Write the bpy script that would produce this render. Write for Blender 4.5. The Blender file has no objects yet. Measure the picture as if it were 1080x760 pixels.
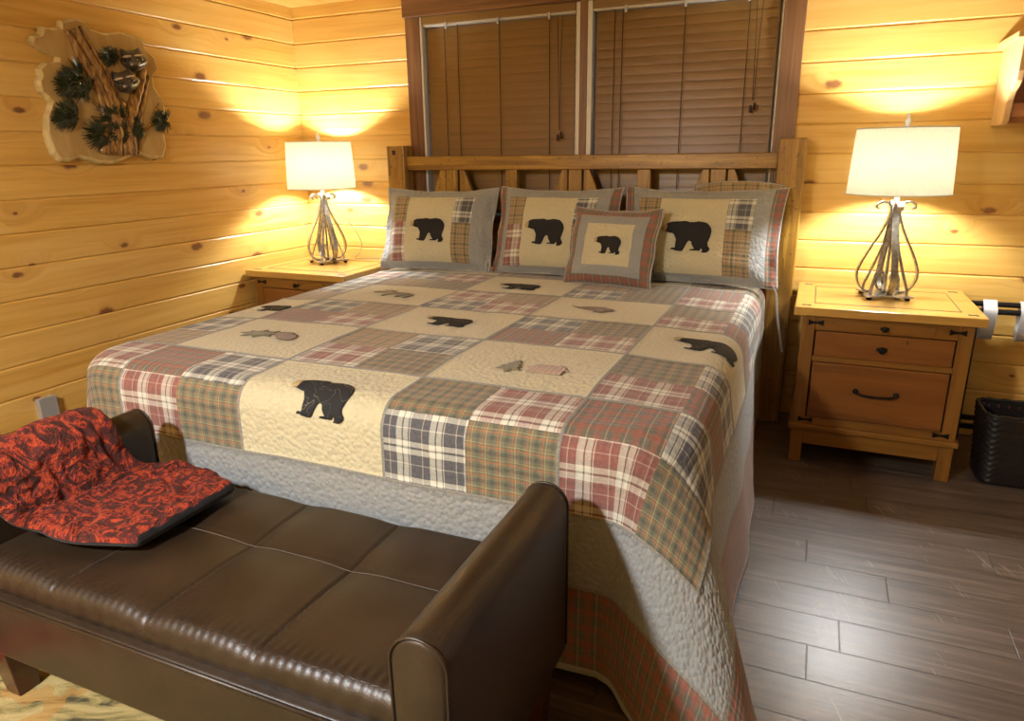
import bpy, bmesh, math, random
from mathutils import Vector, Matrix, noise
random.seed(7)
PI = math.pi
SC = bpy.context.scene
COL = SC.collection

# ------------------------------------------------------------------ helpers
class MB:
    """collects geometry, links it as one mesh object"""
    def __init__(s): s.v = []; s.f = []; s.m = []; s.uv = None
    def add(s, vs, fs, mi=0):
        o = len(s.v); s.v += [tuple(v) for v in vs]
        for f in fs: s.f.append(tuple(i+o for i in f)); s.m.append(mi)
        return s
    def box(s, x0, x1, y0, y1, z0, z1, mi=0, M=None, b=0.0):
        bm = bmesh.new(); bmesh.ops.create_cube(bm, size=1)
        for v in bm.verts:
            v.co = Vector(((x0+x1)/2+v.co.x*(x1-x0), (y0+y1)/2+v.co.y*(y1-y0), (z0+z1)/2+v.co.z*(z1-z0)))
        if b > 0: bmesh.ops.bevel(bm, geom=bm.edges[:], offset=b, segments=2, affect='EDGES', profile=.5)
        if M is not None: bmesh.ops.transform(bm, matrix=M, verts=bm.verts)
        bm.verts.index_update()
        s.add([v.co for v in bm.verts], [[v.index for v in f.verts] for f in bm.faces], mi); bm.free(); return s
    def tube(s, pts, r, n=8, mi=0, cap=True, closed=False):
        pts = [Vector(p) for p in pts]; L = len(pts)
        rr = r if isinstance(r, (list, tuple)) else [r]*L
        vs = []; up = None
        for i, p in enumerate(pts):
            if closed: t = pts[(i+1) % L]-pts[i-1]
            else: t = pts[min(i+1, L-1)]-pts[max(i-1, 0)]
            t.normalize()
            if up is None:
                up = Vector((0, 0, 1)) if abs(t.z) < .9 else Vector((1, 0, 0))
            a = t.cross(up); 
            if a.length < 1e-6: a = t.orthogonal()
            a.normalize(); b = t.cross(a).normalized(); up = -b if False else b.cross(t)*-1 if False else up
            up = a.cross(t).normalized() if a.cross(t).dot(up) > 0 else -a.cross(t).normalized()
            for k in range(n):
                an = 2*PI*k/n
                vs.append(p+a*math.cos(an)*rr[i]+up*math.sin(an)*rr[i])
        fs = []
        for i in range(L if closed else L-1):
            j = (i+1) % L
            for k in range(n):
                fs.append((i*n+k, i*n+(k+1) % n, j*n+(k+1) % n, j*n+k))
        if cap and not closed:
            fs.append(tuple(range(n-1, -1, -1))); fs.append(tuple((L-1)*n+k for k in range(n)))
        return s.add(vs, fs, mi)
    def strip(s, pts, side, w, t, mi=0):
        """flat bar along pts; side = width direction"""
        pts = [Vector(p) for p in pts]; side = Vector(side).normalized(); L = len(pts); vs = []
        for i, p in enumerate(pts):
            tg = (pts[min(i+1, L-1)]-pts[max(i-1, 0)]).normalized()
            nn = tg.cross(side).normalized()
            for a, b in ((-1, -1), (1, -1), (1, 1), (-1, 1)):
                vs.append(p+side*a*w/2+nn*b*t/2)
        fs = []
        for i in range(L-1):
            for k in range(4):
                fs.append((i*4+k, i*4+(k+1) % 4, (i+1)*4+(k+1) % 4, (i+1)*4+k))
        fs.append((3, 2, 1, 0)); fs.append(tuple((L-1)*4+k for k in range(4)))
        return s.add(vs, fs, mi)
    def lathe(s, prof, c=(0, 0, 0), n=40, mi=0, sx=1, sy=1):
        vs = []; fs = []; m = len(prof)
        for k in range(n):
            a = 2*PI*k/n
            for r, z in prof: vs.append((c[0]+r*math.cos(a)*sx, c[1]+r*math.sin(a)*sy, c[2]+z))
        for k in range(n):
            j = (k+1) % n
            for i in range(m-1): fs.append((k*m+i, j*m+i, j*m+i+1, k*m+i+1))
        return s.add(vs, fs, mi)
    def prism(s, poly, fn, d0, d1, mi=0):
        """poly outline (2d); fn(a,b,d)->3d"""
        n = len(poly)
        vs = [fn(a, b, d0) for a, b in poly]+[fn(a, b, d1) for a, b in poly]
        fs = [tuple(range(n)), tuple(range(2*n-1, n-1, -1))]+[(i, i+n, (i+1) % n+n, (i+1) % n) for i in range(n)]
        return s.add(vs, fs, mi)
    def build(s, name, mats, parent=None, smooth=False, bevel=0, subsurf=0, angle=None):
        me = bpy.data.meshes.new(name); me.from_pydata(s.v, [], s.f)
        if not isinstance(mats, (list, tuple)): mats = [mats]
        for m in mats: me.materials.append(m)
        for p, mi in zip(me.polygons, s.m): p.material_index = mi
        if s.uv is not None:
            ul = me.uv_layers.new(name='UVMap')
            for lp in me.loops: ul.data[lp.index].uv = s.uv[lp.vertex_index]
        bm = bmesh.new(); bm.from_mesh(me); bmesh.ops.recalc_face_normals(bm, faces=bm.faces)
        if angle is not None:
            for e in bm.edges:
                if len(e.link_faces) == 2 and e.calc_face_angle(0) > math.radians(angle): e.smooth = False
        bm.to_mesh(me); bm.free()
        if smooth:
            for p in me.polygons: p.use_smooth = True
        me.update()
        o = bpy.data.objects.new(name, me); COL.objects.link(o)
        if parent is not None: o.parent = parent
        if bevel:
            b = o.modifiers.new('b', 'BEVEL'); b.width = bevel; b.segments = 2; b.limit_method = 'ANGLE'
        if subsurf:
            b = o.modifiers.new('s', 'SUBSURF'); b.levels = subsurf; b.render_levels = subsurf
        return o
def empty(name, loc=(0, 0, 0), rz=0):
    o = bpy.data.objects.new(name, None); COL.objects.link(o); o.location = loc; o.rotation_euler = (0, 0, rz)
    o.empty_display_size = .1
    return o
def tag(o, label, cat, group=None, kind=None):
    o['label'] = label; o['category'] = cat
    if group: o['group'] = group
    if kind: o['kind'] = kind
    return o
def struct(o):
    o['kind'] = 'structure'; return o
def lab(o, l): o['label'] = l; return o
def copy_tree(o, parent=None):
    c = o.copy(); COL.objects.link(c)
    if parent is not None: c.parent = parent
    for ch in list(o.children): copy_tree(ch, c)
    return c
def lerp(a, b, t): return a+(b-a)*t
def smooth(t): t = max(0, min(1, t)); return t*t*(3-2*t)
def catmull(P, n=8):
    P = [Vector(p) for p in P]; out = []
    for i in range(len(P)-1):
        p0, p1, p2, p3 = P[max(i-1, 0)], P[i], P[i+1], P[min(i+2, len(P)-1)]
        for k in range(n):
            t = k/n
            out.append(.5*((2*p1)+(p2-p0)*t+(2*p0-5*p1+4*p2-p3)*t*t+(3*p1-p0-3*p2+p3)*t**3))
    out.append(P[-1]); return out

# ------------------------------------------------------------------ node helpers
class NT:
    def __init__(s, name):
        s.mat = bpy.data.materials.new(name); s.mat.use_nodes = True
        s.t = s.mat.node_tree; s.t.nodes.clear()
        s.out = s.n('ShaderNodeOutputMaterial')
    def n(s, typ, **kw):
        nd = s.t.nodes.new(typ)
        for k, v in kw.items():
            if hasattr(nd, k) and not k.startswith('i_'): setattr(nd, k, v)
        return nd
    def link(s, a, b): s.t.links.new(a, b)
    def put(s, sock, val):
        if isinstance(val, bpy.types.NodeSocket): s.link(val, sock)
        else:
            if isinstance(val, (tuple, list)) and sock.type == 'RGBA' and len(val) == 3: val = (*val, 1)
            sock.default_value = val
    def math(s, op, a, b=0.0, c=None):
        nd = s.n('ShaderNodeMath', operation=op); s.put(nd.inputs[0], a); s.put(nd.inputs[1], b)
        if c is not None: s.put(nd.inputs[2], c)
        return nd.outputs[0]
    def comb(s, x, y, z=0.0):
        nd = s.n('ShaderNodeCombineXYZ')
        for i, v in enumerate((x, y, z)): s.put(nd.inputs[i], v)
        return nd.outputs[0]
    def sep(s, v):
        nd = s.n('ShaderNodeSeparateXYZ'); s.link(v, nd.inputs[0]); return nd.outputs
    def coord(s, which='Object'): return s.n('ShaderNodeTexCoord').outputs[which]
    def noise(s, vec, scale=5, detail=3, rough=.5, dist=0, out='Fac'):
        nd = s.n('ShaderNodeTexNoise'); s.put(nd.inputs['Vector'], vec)
        nd.inputs['Scale'].default_value = scale; nd.inputs['Detail'].default_value = detail
        nd.inputs['Roughness'].default_value = rough; nd.inputs['Distortion'].default_value = dist
        return nd.outputs[out]
    def white(s, vec):
        nd = s.n('ShaderNodeTexWhiteNoise', noise_dimensions='3D'); s.put(nd.inputs['Vector'], vec); return nd.outputs
    def voro(s, vec, scale=5, feature='F1', rand=1.0):
        nd = s.n('ShaderNodeTexVoronoi', feature=feature); s.put(nd.inputs['Vector'], vec)
        nd.inputs['Scale'].default_value = scale; nd.inputs['Randomness'].default_value = rand
        return nd.outputs
    def ramp(s, fac, stops, interp='LINEAR'):
        nd = s.n('ShaderNodeValToRGB'); s.put(nd.inputs[0], fac); cr = nd.color_ramp; cr.interpolation = interp
        while len(cr.elements) < len(stops): cr.elements.new(.5)
        for e, (p, c) in zip(cr.elements, stops): e.position = p
        for e, (p, c) in zip(cr.elements, stops):
            e.color = (*c, 1) if isinstance(c, (tuple, list)) else (c, c, c, 1)
        return nd.outputs[0]
    def mix(s, f, a, b, mode='MIX'):
        nd = s.n('ShaderNodeMix', data_type='RGBA', blend_type=mode)
        s.put(nd.inputs[0], f); s.put(nd.inputs[6], a); s.put(nd.inputs[7], b); return nd.outputs[2]
    def bump(s, h, strength=.3, dist=.01, normal=None):
        nd = s.n('ShaderNodeBump'); s.put(nd.inputs['Height'], h); nd.inputs['Strength'].default_value = strength
        nd.inputs['Distance'].default_value = dist
        if normal is not None: s.link(normal, nd.inputs['Normal'])
        return nd.outputs[0]
    def bsdf(s, color, rough=.5, normal=None, **kw):
        nd = s.n('ShaderNodeBsdfPrincipled'); s.put(nd.inputs['Base Color'], color); s.put(nd.inputs['Roughness'], rough)
        if normal is not None: s.link(normal, nd.inputs['Normal'])
        for k, v in kw.items(): s.put(nd.inputs[k.replace('_', ' ')], v)
        s.link(nd.outputs[0], s.out.inputs[0]); return nd
def plain(name, c, rough=.5, **kw):
    m = NT(name); m.bsdf(c, rough, **kw); return m.mat

PITCH = .1343; Z0 = 2.109        # tongue-and-groove boards: joints at Z0 - k*PITCH
def pine(name, axis):
    m = NT(name); X, Y, Z = m.sep(m.coord())[:3]
    al = {'x': X, 'y': Y}[axis]; ac = Z if axis in 'xy' else Y
    return m, al, ac
def mk_pine(name, axis, ceiling=False):
    m = NT(name); X, Y, Z = m.sep(m.coord())[:3]
    al = X if axis == 'x' else Y
    ac = Z if not ceiling else (Y if axis == 'x' else X)
    idx = m.math('FLOOR', m.math('DIVIDE', m.math('SUBTRACT', ac, Z0), PITCH))
    w = m.white(m.comb(idx, 3.1 if axis == 'x' else 8.7, 0.5))
    sh = m.math('MULTIPLY', w[0], 37.0)
    al2 = m.math('ADD', al, sh)
    # knots
    kv = m.comb(m.math('MULTIPLY', al2, 2.4), m.math('MULTIPLY', ac, 4.6), 0.0)
    vo = m.voro(kv, 1.0); vo[0].node.voronoi_dimensions = '2D'
    kd = vo['Distance']; kc = m.sep(vo['Color'])[0]
    kr = m.math('MULTIPLY_ADD', kc, .18, -.055)
    kdn = m.math('ADD', kd, m.math('MULTIPLY', m.math('SUBTRACT', m.noise(m.comb(al2, ac, 0), 40, 2), .5), .07))
    knot = m.math('SUBTRACT', 1.0, m.math('SMOOTH_MIN', m.math('DIVIDE', kdn, m.math('MAXIMUM', kr, .012)), 1.0, .3))
    knot = m.math('MULTIPLY', m.math('MAXIMUM', knot, 0.0), m.math('GREATER_THAN', kc, .45))
    halo = m.math('MULTIPLY', m.math('SUBTRACT', 1.0, m.math('MINIMUM', m.math('DIVIDE', kd, .3), 1.0)), m.math('GREATER_THAN', kc, .45))
    # grain flows round the knots
    gy = m.math('ADD', m.math('MULTIPLY', ac, 26.0), m.math('MULTIPLY', halo, 2.2))
    g = m.noise(m.comb(m.math('MULTIPLY', al2, 1.3), gy, idx), 1.0, 5, .6, .6)
    g2 = m.noise(m.comb(m.math('MULTIPLY', al2, .8), m.math('MULTIPLY', ac, 5.0), idx), 1.0, 2)
    c = m.ramp(g, [(.3, (.62, .33, .055)), (.52, (.77, .475, .115)), (.75, (.86, .60, .20))])
    c = m.mix(m.math('MULTIPLY', g2, .55), c, (.58, .27, .04))
    c = m.mix(m.math('MULTIPLY', w[0], .28), c, (.87, .60, .20))
    c = m.mix(m.math('MULTIPLY', halo, .35), c, (.50, .22, .05))
    c = m.mix(m.math('MULTIPLY', m.math('MINIMUM', m.math('MULTIPLY', knot, 2.2), 1.0), .88), c, (.17, .05, .018))
    b = m.bump(g, .06, .004)
    m.bsdf(c, .36, b, Coat_Weight=.35, Coat_Roughness=.22)
    return m.mat
def mk_wood(name, dark, mid, light, axis='x', rough=.4, freq=30, coat=.2, wear=0.0, stretch=1.2):
    m = NT(name); X, Y, Z = m.sep(m.coord())[:3]
    S = [X, Y, Z]; k = 'xyz'.index(axis)
    v = [m.math('MULTIPLY', S[i], stretch if i == k else freq) for i in range(3)]
    v[k] = m.math('ADD', v[k], m.math('MULTIPLY', m.math('FLOOR', m.math('MULTIPLY', S[(k+1) % 3], 5.0)), 3.3))
    g = m.noise(m.comb(*v), 1.0, 5, .6, .8)
    big = m.noise(m.coord(), 3.0, 3)
    c = m.ramp(g, [(.3, dark), (.5, mid), (.72, light)])
    c = m.mix(m.math('MULTIPLY', big, .5), c, mid)
    kd = m.voro(m.noise(m.coord(), 9, 2, out='Color'), 3.2)
    kk = m.math('MULTIPLY', m.math('LESS_THAN', kd['Distance'], .085), m.math('GREATER_THAN', m.sep(kd['Color'])[0], .5))
    c = m.mix(m.math('MULTIPLY', kk, .75), c, tuple(x*.35 for x in dark))
    if wear:
        wn = m.noise(m.coord(), 55, 3, .7)
        c = m.mix(m.math('MULTIPLY', m.math('GREATER_THAN', wn, .64), wear), c, tuple(x*.3 for x in dark))
        wl = m.noise(m.comb(*v), 1.6, 2)
        c = m.mix(m.math('MULTIPLY', m.math('GREATER_THAN', wl, .66), wear), c, light)
    m.bsdf(c, rough, m.bump(g, .08, .003), Coat_Weight=coat, Coat_Roughness=.25)
    return m.mat

PINE_X = mk_pine('knotty_pine_back', 'x'); PINE_Y = mk_pine('knotty_pine_side', 'y')
PINE_C = mk_pine('knotty_pine_ceiling', 'y', True)
TRIM_D = {a: mk_wood('stained_trim_'+a, (.06, .022, .009), (.17, .075, .030), (.28, .14, .065), a, .35, 32, .3) for a in 'xyz'}
HEADW = {a: mk_wood('headboard_wood_'+a, (.08, .032, .005), (.31, .155, .018), (.54, .32, .055), a, .36, 22, .4, .6, 1.6) for a in 'xyz'}
NSW = {a: mk_wood('nightstand_wood_'+a, (.13, .047, .006), (.24, .098, .012), (.33, .155, .025), a, .36, 20, .35) for a in 'xyz'}
NSW_P = mk_wood('drawer_wood', (.13, .038, .006), (.22, .075, .010), (.29, .11, .018), 'x', .36, 14, .35)
NST = mk_wood('nightstand_top_wood', (.44, .22, .04), (.56, .32, .07), (.64, .39, .10), 'x', .3, 16, .4)
BLACKM = plain('black_iron', (.012, .011, .010), .38, Metallic=.6)
INLAY = plain('pewter_inlay', (.10, .10, .11), .35, Metallic=.7)
WHITEV = plain('white_vinyl', (.80, .78, .75), .35)
LEGW = plain('dark_cherry_leg', (.055, .014, .007), .3, Coat_Weight=.4)
def mk_iron():
    m = NT('brushed_grey_iron'); g = m.noise(m.coord(), 60, 3)
    m.bsdf(m.ramp(g, [(.3, (.24, .24, .24)), (.7, (.55, .55, .54))]), .30, m.bump(g, .15, .002), Metallic=.85); return m.mat
IRON = mk_iron()

# ------------------------------------------------------------------ fabrics (UV in metres)
def fabric_bump(m, uv, kind):
    u, v = m.sep(uv)[:2]
    if kind == 'stipple':
        vo = m.voro(m.comb(u, v, 0), 66)['Distance']
        wob = m.noise(uv, 30, 2)
        h = m.math('ADD', m.math('MULTIPLY', vo, -1.0), m.math('MULTIPLY', wob, .6))
        return m.bump(h, .8, .006)
    if kind == 'rows':
        a = m.math('SINE', m.math('MULTIPLY', u, 2*PI/.021)); b = m.math('SINE', m.math('MULTIPLY', v, 2*PI/.021))
        h = m.math('MULTIPLY', m.math('ADD', a, b), .25)
        h = m.math('ADD', h, m.noise(uv, 90, 2))
        return m.bump(h, .4, .004)
    h = m.noise(uv, 220, 2); return m.bump(h, .25, .002)
def mk_solid(name, c1, c2, kind):
    m = NT(name); uv = m.coord('UV')
    c = m.mix(m.noise(uv, 160, 2), c1, c2)
    c = m.mix(m.math('MULTIPLY', m.noise(uv, 5, 3), .25), c, c2)
    m.bsdf(c, .9, fabric_bump(m, uv, kind), Sheen_Weight=.25, Sheen_Roughness=.5); return m.mat
def mk_plaid(name, base, warp, weft, period, kind='rows'):
    """warp / weft: lists of (centre 0-1, width, colour)"""
    m = NT(name); uv = m.coord('UV'); u, v = m.sep(uv)[:2]
    du = m.math('MULTIPLY', m.math('SUBTRACT', m.noise(uv, 14, 2), .5), .006)
    def set_(co, bands):
        f = m.math('FRACT', m.math('DIVIDE', m.math('ADD', co, du), period))
        st = [(0.0, base)]
        for c, w, col in sorted(bands):
            st += [(max(c-w/2, 0), col), (min(c+w/2, .999), base)]
        return m.ramp(f, st, 'CONSTANT')
    A = set_(u, warp); B = set_(v, weft)
    th = m.math('MULTIPLY', m.math('ADD', m.math('SINE', m.math('MULTIPLY', u, 2*PI/.0035)), 1.0), .5)
    th2 = m.noise(m.comb(m.math('MULTIPLY', u, 1.0), m.math('MULTIPLY', v, 1.0), 0), 260, 1)
    c = m.mix(m.math('MULTIPLY_ADD', th2, .5, .25), A, B)
    c = m.mix(m.math('MULTIPLY', m.noise(uv, 110, 3, .7), .22), c, (.62, .57, .46))
    m.bsdf(c, .9, fabric_bump(m, uv, kind), Sheen_Weight=.25, Sheen_Roughness=.5); return m.mat
CREAM = (.66, .60, .38)
CREAM_M = mk_solid('cream_quilt_cotton', CREAM, (.55, .49, .31), 'stipple')
GREY_M = mk_solid('grey_quilt_cotton', (.37, .375, .355), (.28, .285, .27), 'stipple')
SEAM_M = mk_solid('frayed_seam', (.46, .44, .37), (.12, .12, .10), 'rows')
PIPE_M = mk_solid('pale_piping', (.46, .45, .42), (.38, .37, .34), 'rows')
W_ = (.70, .69, .57)
def big_plaid(name, col, col2, ln, period):
    b_ = [(.30, .03, (.52, .44, .34)), (.60, .17, W_), (.705, .035, ln), (.80, .15, W_), (.925, .03, W_)]
    return mk_plaid(name, col, b_, [(.22, .03, col2), (.42, .025, ln), (.58, .16, W_), (.69, .04, ln), (.79, .15, W_), (.92, .03, ln)], period)
PINK = big_plaid('dusty_red_plaid', (.22, .05, .042), (.5, .34, .27), (.07, .07, .055), .104)
NAVY = big_plaid('navy_plaid', (.035, .042, .065), (.45, .42, .36), (.045, .045, .05), .100)
GREEN = mk_plaid('green_orange_plaid', (.13, .125, .065), [(.25, .28, (.035, .05, .03)), (.62, .10, (.45, .12, .03)), (.82, .07, (.40, .35, .14))],
                 [(.25, .28, (.04, .045, .035)), (.62, .10, (.45, .12, .03)), (.82, .06, (.40, .35, .15))], .040)
REDP = mk_plaid('rust_plaid', (.10, .085, .06), [(.3, .42, (.30, .06, .028)), (.75, .08, (.40, .32, .20))],
                [(.3, .40, (.28, .055, .028)), (.75, .07, (.05, .07, .05))], .046)
KHAKI = mk_plaid('khaki_plaid', (.34, .23, .10), [(.2, .20, (.025, .05, .02)), (.5, .05, (.03, .06, .03)), (.78, .08, (.34, .07, .03))],
                 [(.2, .20, (.025, .05, .02)), (.5, .06, (.20, .08, .03)), (.78, .08, (.03, .05, .03))], .056)
def mk_bear():
    m = NT('black_applique_cloth'); uv = m.coord('UV')
    n = m.noise(uv, 5.5, 0, .3, .9)
    d = m.math('ABSOLUTE', m.math('SUBTRACT', n, .5))
    line = m.math('LESS_THAN', d, .013)
    c = m.mix(m.math('MULTIPLY', line, .55), m.mix(m.noise(uv, 200, 1), (.010, .011, .012), (.022, .023, .024)), (.20, .18, .14))
    m.bsdf(c, .85, m.bump(m.noise(uv, 120, 2), .3, .003)); return m.mat
BEAR_M = mk_bear()
BEARP_M = plain('black_plain_applique', (.008, .008, .009), .8)
TAN_M = plain('tan_muzzle_cloth', (.52, .38, .18), .9)
BROWN_M = mk_solid('brown_applique_cloth', (.26, .17, .10), (.17, .10, .055), 'rows')
OLIVE_M = mk_solid('olive_applique_cloth', (.27, .23, .12), (.17, .14, .07), 'rows')
CABIN_M = mk_plaid('pink_applique_plaid', (.50, .36, .26), [(.4, .3, (.36, .14, .11))], [(.4, .3, (.36, .15, .12))], .03)

# ------------------------------------------------------------------ camera
CAM = (3.0148, -3.7012, 1.3294)
yw, pt, rl = math.radians(23.412), math.radians(16.634), math.radians(-.81)
cy, sy, cp, sp = math.cos(yw), math.sin(yw), math.cos(pt), math.sin(pt)
F = Vector((-sy*cp, cy*cp, -sp)); R0 = Vector((cy, sy, 0)); U0 = R0.cross(F)
Rr = R0*math.cos(rl)+U0*math.sin(rl); Uu = U0*math.cos(rl)-R0*math.sin(rl)
cam = bpy.data.cameras.new('camera'); co = bpy.data.objects.new('camera', cam); COL.objects.link(co)
cam.sensor_width = 36; cam.lens = 733.65/1080*36; cam.clip_start = .02
M4 = Matrix((Rr, Uu, -F)).transposed().to_4x4(); M4.translation = Vector(CAM); co.matrix_world = M4
SC.camera = co

# ------------------------------------------------------------------ room shell
RX1, RY1, CEIL = 4.9, -4.7, 2.171
def board_profile(z0, z1):
    """cross-section of one board facing the room: (depth towards the room, z), top to bottom"""
    g = .0012; e = .007
    return [(-.0055, z1), (-.0055, z1-g*.5), (-.0022, z1-e*.45), (0.0, z1-e), (0.0, z0+e), (-.0022, z0+e*.45), (-.0055, z0+g*.5), (-.0055, z0)]
def board_wall(mb, spans_fn, to3):
    k = -1
    while True:
        z1 = Z0-k*PITCH; z0 = z1-PITCH
        k += 1
        zz1 = min(z1, CEIL); zz0 = max(z0, 0)
        if zz1 <= 0.001: break
        if zz1-zz0 < .01: continue
        for a0, a1, b0, b1 in spans_fn(zz0, zz1):
            pr = board_profile(b0, b1)
            vs = [to3(a0, z, d) for d, z in pr]+[to3(a1, z, d) for d, z in pr]; n = len(pr)
            mb.add(vs, [(i, i+1, i+1+n, i+n) for i in range(n-1)])
WX0, WX1, WZ0, WZ1 = .875, 2.805, .98, 2.06
def back_spans(z0, z1):
    out = []
    if z1 <= WZ0 or z0 >= WZ1: return [(0, RX1, z0, z1)]
    out += [(0, WX0, z0, z1), (WX1, RX1, z0, z1)]
    if z0 < WZ0: out.append((WX0, WX1, z0, WZ0))
    if z1 > WZ1: out.append((WX0, WX1, WZ1, z1))
    return out
mb = MB(); board_wall(mb, back_spans, lambda a, z, d: (a, -d, z))
# solid backing with the window opening
for x0, x1, z0, z1 in ((-.1, WX0, 0, CEIL), (WX1, RX1+.1, 0, CEIL), (WX0, WX1, 0, WZ0), (WX0, WX1, WZ1, CEIL)):
    mb.box(x0, x1, .012, .14, z0, z1)
struct(mb.build('wall_back', PINE_X))
mb = MB(); board_wall(mb, lambda z0, z1: [(RY1, 0, z0, z1)], lambda a, z, d: (d, a, z))
mb.box(-.12, -.012, RY1-.1, .14, 0, CEIL); struct(mb.build('wall_left', PINE_Y))
mb = MB(); board_wall(mb, lambda z0, z1: [(RY1, 0, z0, z1)], lambda a, z, d: (RX1-d, a, z))
mb.box(RX1+.012, RX1+.12, RY1-.1, .14, 0, CEIL); struct(mb.build('wall_right', PINE_Y))
mb = MB(); board_wall(mb, lambda z0, z1: [(0, RX1, z0, z1)], lambda a, z, d: (a, RY1+d, z))
mb.box(-.1, RX1+.1, RY1-.12, RY1-.012, 0, CEIL); struct(mb.build('wall_front', PINE_X))
struct(MB().box(-.12, RX1+.12, RY1-.12, .14, CEIL, CEIL+.08).build('ceiling', PINE_C))
# crown trim
struct(MB().box(0, .018, RY1, 0, 2.109, CEIL, b=.003).build('trim_1', PINE_Y))
struct(MB().box(.018, RX1, -.018, 0, 2.112, CEIL, b=.003).build('trim_2', PINE_X))
def mk_floor():
    m = NT('scraped_dark_floorboards'); X, Y, Z = m.sep(m.coord())[:3]
    W = .1465
    yy = m.math('DIVIDE', m.math('ADD', Y, 1.1455), W); row = m.math('FLOOR', yy); fy = m.math('FRACT', yy)
    rw = m.white(m.comb(row, 1.7, 0))[0]
    xx = m.math('DIVIDE', m.math('ADD', X, m.math('MULTIPLY', rw, 5.0)), .88); colm = m.math('FLOOR', xx); fx = m.math('FRACT', xx)
    pid = m.white(m.comb(row, colm, 4.2)); pr = pid[0]
    px = m.math('ADD', X, m.math('MULTIPLY', pr, 23.0))
    g = m.noise(m.comb(m.math('MULTIPLY', px, 2.2), m.math('MULTIPLY', Y, 34.0), pr), 1.0, 6, .65, 1.0)
    blot = m.noise(m.comb(m.math('MULTIPLY', px, 3.0), m.math('MULTIPLY', Y, 9.0), pr), 1.0, 4, .6, .8)
    scr = m.noise(m.comb(m.math('MULTIPLY', m.math('ADD', px, m.math('MULTIPLY', Y, .35)), 130.0), m.math('MULTIPLY', Y, 7.0), 0), 1.0, 2)
    scm = m.math('GREATER_THAN', m.noise(m.comb(px, Y, pr), 5.5, 2), .60)
    scr = m.math('MULTIPLY', m.math('GREATER_THAN', scr, .60), scm)
    c = m.ramp(g, [(.30, (.022, .015, .011)), (.5, (.10, .077, .06)), (.70, (.26, .215, .175))])
    c = m.mix(m.math('MULTIPLY', blot, .6), c, (.075, .045, .028))
    c = m.mix(m.math('MULTIPLY', pr, .30), c, (.13, .10, .075))
    c = m.mix(m.math('MULTIPLY', scr, .5), c, (.34, .29, .23))
    e = m.math('MINIMUM', m.math('MINIMUM', fy, m.math('SUBTRACT', 1.0, fy)),
               m.math('MULTIPLY', m.math('MINIMUM', fx, m.math('SUBTRACT', 1.0, fx)), .88/W))
    ed = m.math('MINIMUM', m.math('DIVIDE', e, .018), 1.0)
    c = m.mix(m.math('SUBTRACT', 1.0, ed), c, (.025, .014, .008))
    b = m.bump(m.math('ADD', ed, m.math('MULTIPLY', m.math('ADD', g, m.math('MULTIPLY', scr, .5)), .35)), .45, .0035)
    m.bsdf(c, m.math('MULTIPLY_ADD', g, .14, .32), b, Coat_Weight=.7, Coat_Roughness=.38); return m.mat
struct(MB().box(-.12, RX1+.12, RY1-.12, .14, -.06, 0).build('floor', mk_floor()))

# window_1 : dark wood surround, white liners, glass
w = empty('window_1', (1.84, 0, 0)); struct(w)
def wpart(name, mats, mb, **k):
    o = mb.build(name, mats, w, **k); o.matrix_parent_inverse = Matrix.Translation((-1.84, 0, 0)); return o
OI0, OI1 = .905, 2.79
wpart('header_casing', TRIM_D['x'], MB().box(.79, 2.90, -.036, 0, 2.053, CEIL, b=.003))
for x0, x1 in ((.80, .892), (2.79, 2.884)): wpart('side_casing', TRIM_D['z'], MB().box(x0, x1, -.026, 0, .90, 2.053, b=.003))
wpart('sill', TRIM_D['x'], MB().box(.78, 2.905, -.06, .03, .95, .985, b=.004))
wpart('mullion', TRIM_D['z'], MB().box(1.822, 1.862, -.022, .12, .985, 2.06, b=.003))
wpart('liner', WHITEV, MB().box(.885, .902, -.022, .13, .985, 2.05))
wpart('liner', WHITEV, MB().box(1.802, 1.8215, -.018, .13, .985, 2.05))
wpart('liner', WHITEV, MB().box(1.8625, 1.886, -.018, .13, .985, 2.05))
wpart('liner', WHITEV, MB().box(2.783, 2.796, -.018, .13, .985, 2.05))
wpart('liner', WHITEV, MB().box(.885, 2.796, .06, .13, 2.03, 2.06))
glass = plain('window_glass', (.9, .95, 1), .02, Transmission_Weight=1.0, IOR=1.45)
for x0, x1 in ((.902, 1.802), (1.886, 2.783)):
    s_ = MB()
    for a, b_, c_, d_ in ((x0, x0+.045, .985, 2.03), (x1-.045, x1, .985, 2.03), (x0+.045, x1-.045, .985, 1.03), (x0+.045, x1-.045, 1.985, 2.03), (x0+.045, x1-.045, 1.49, 1.53)):
        s_.box(a, b_, .085, .115, c_, d_)
    wpart('sash', WHITEV, s_)
    wpart('pane', glass, MB().box(x0+.045, x1-.045, .098, .102, 1.03, 1.985))

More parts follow.
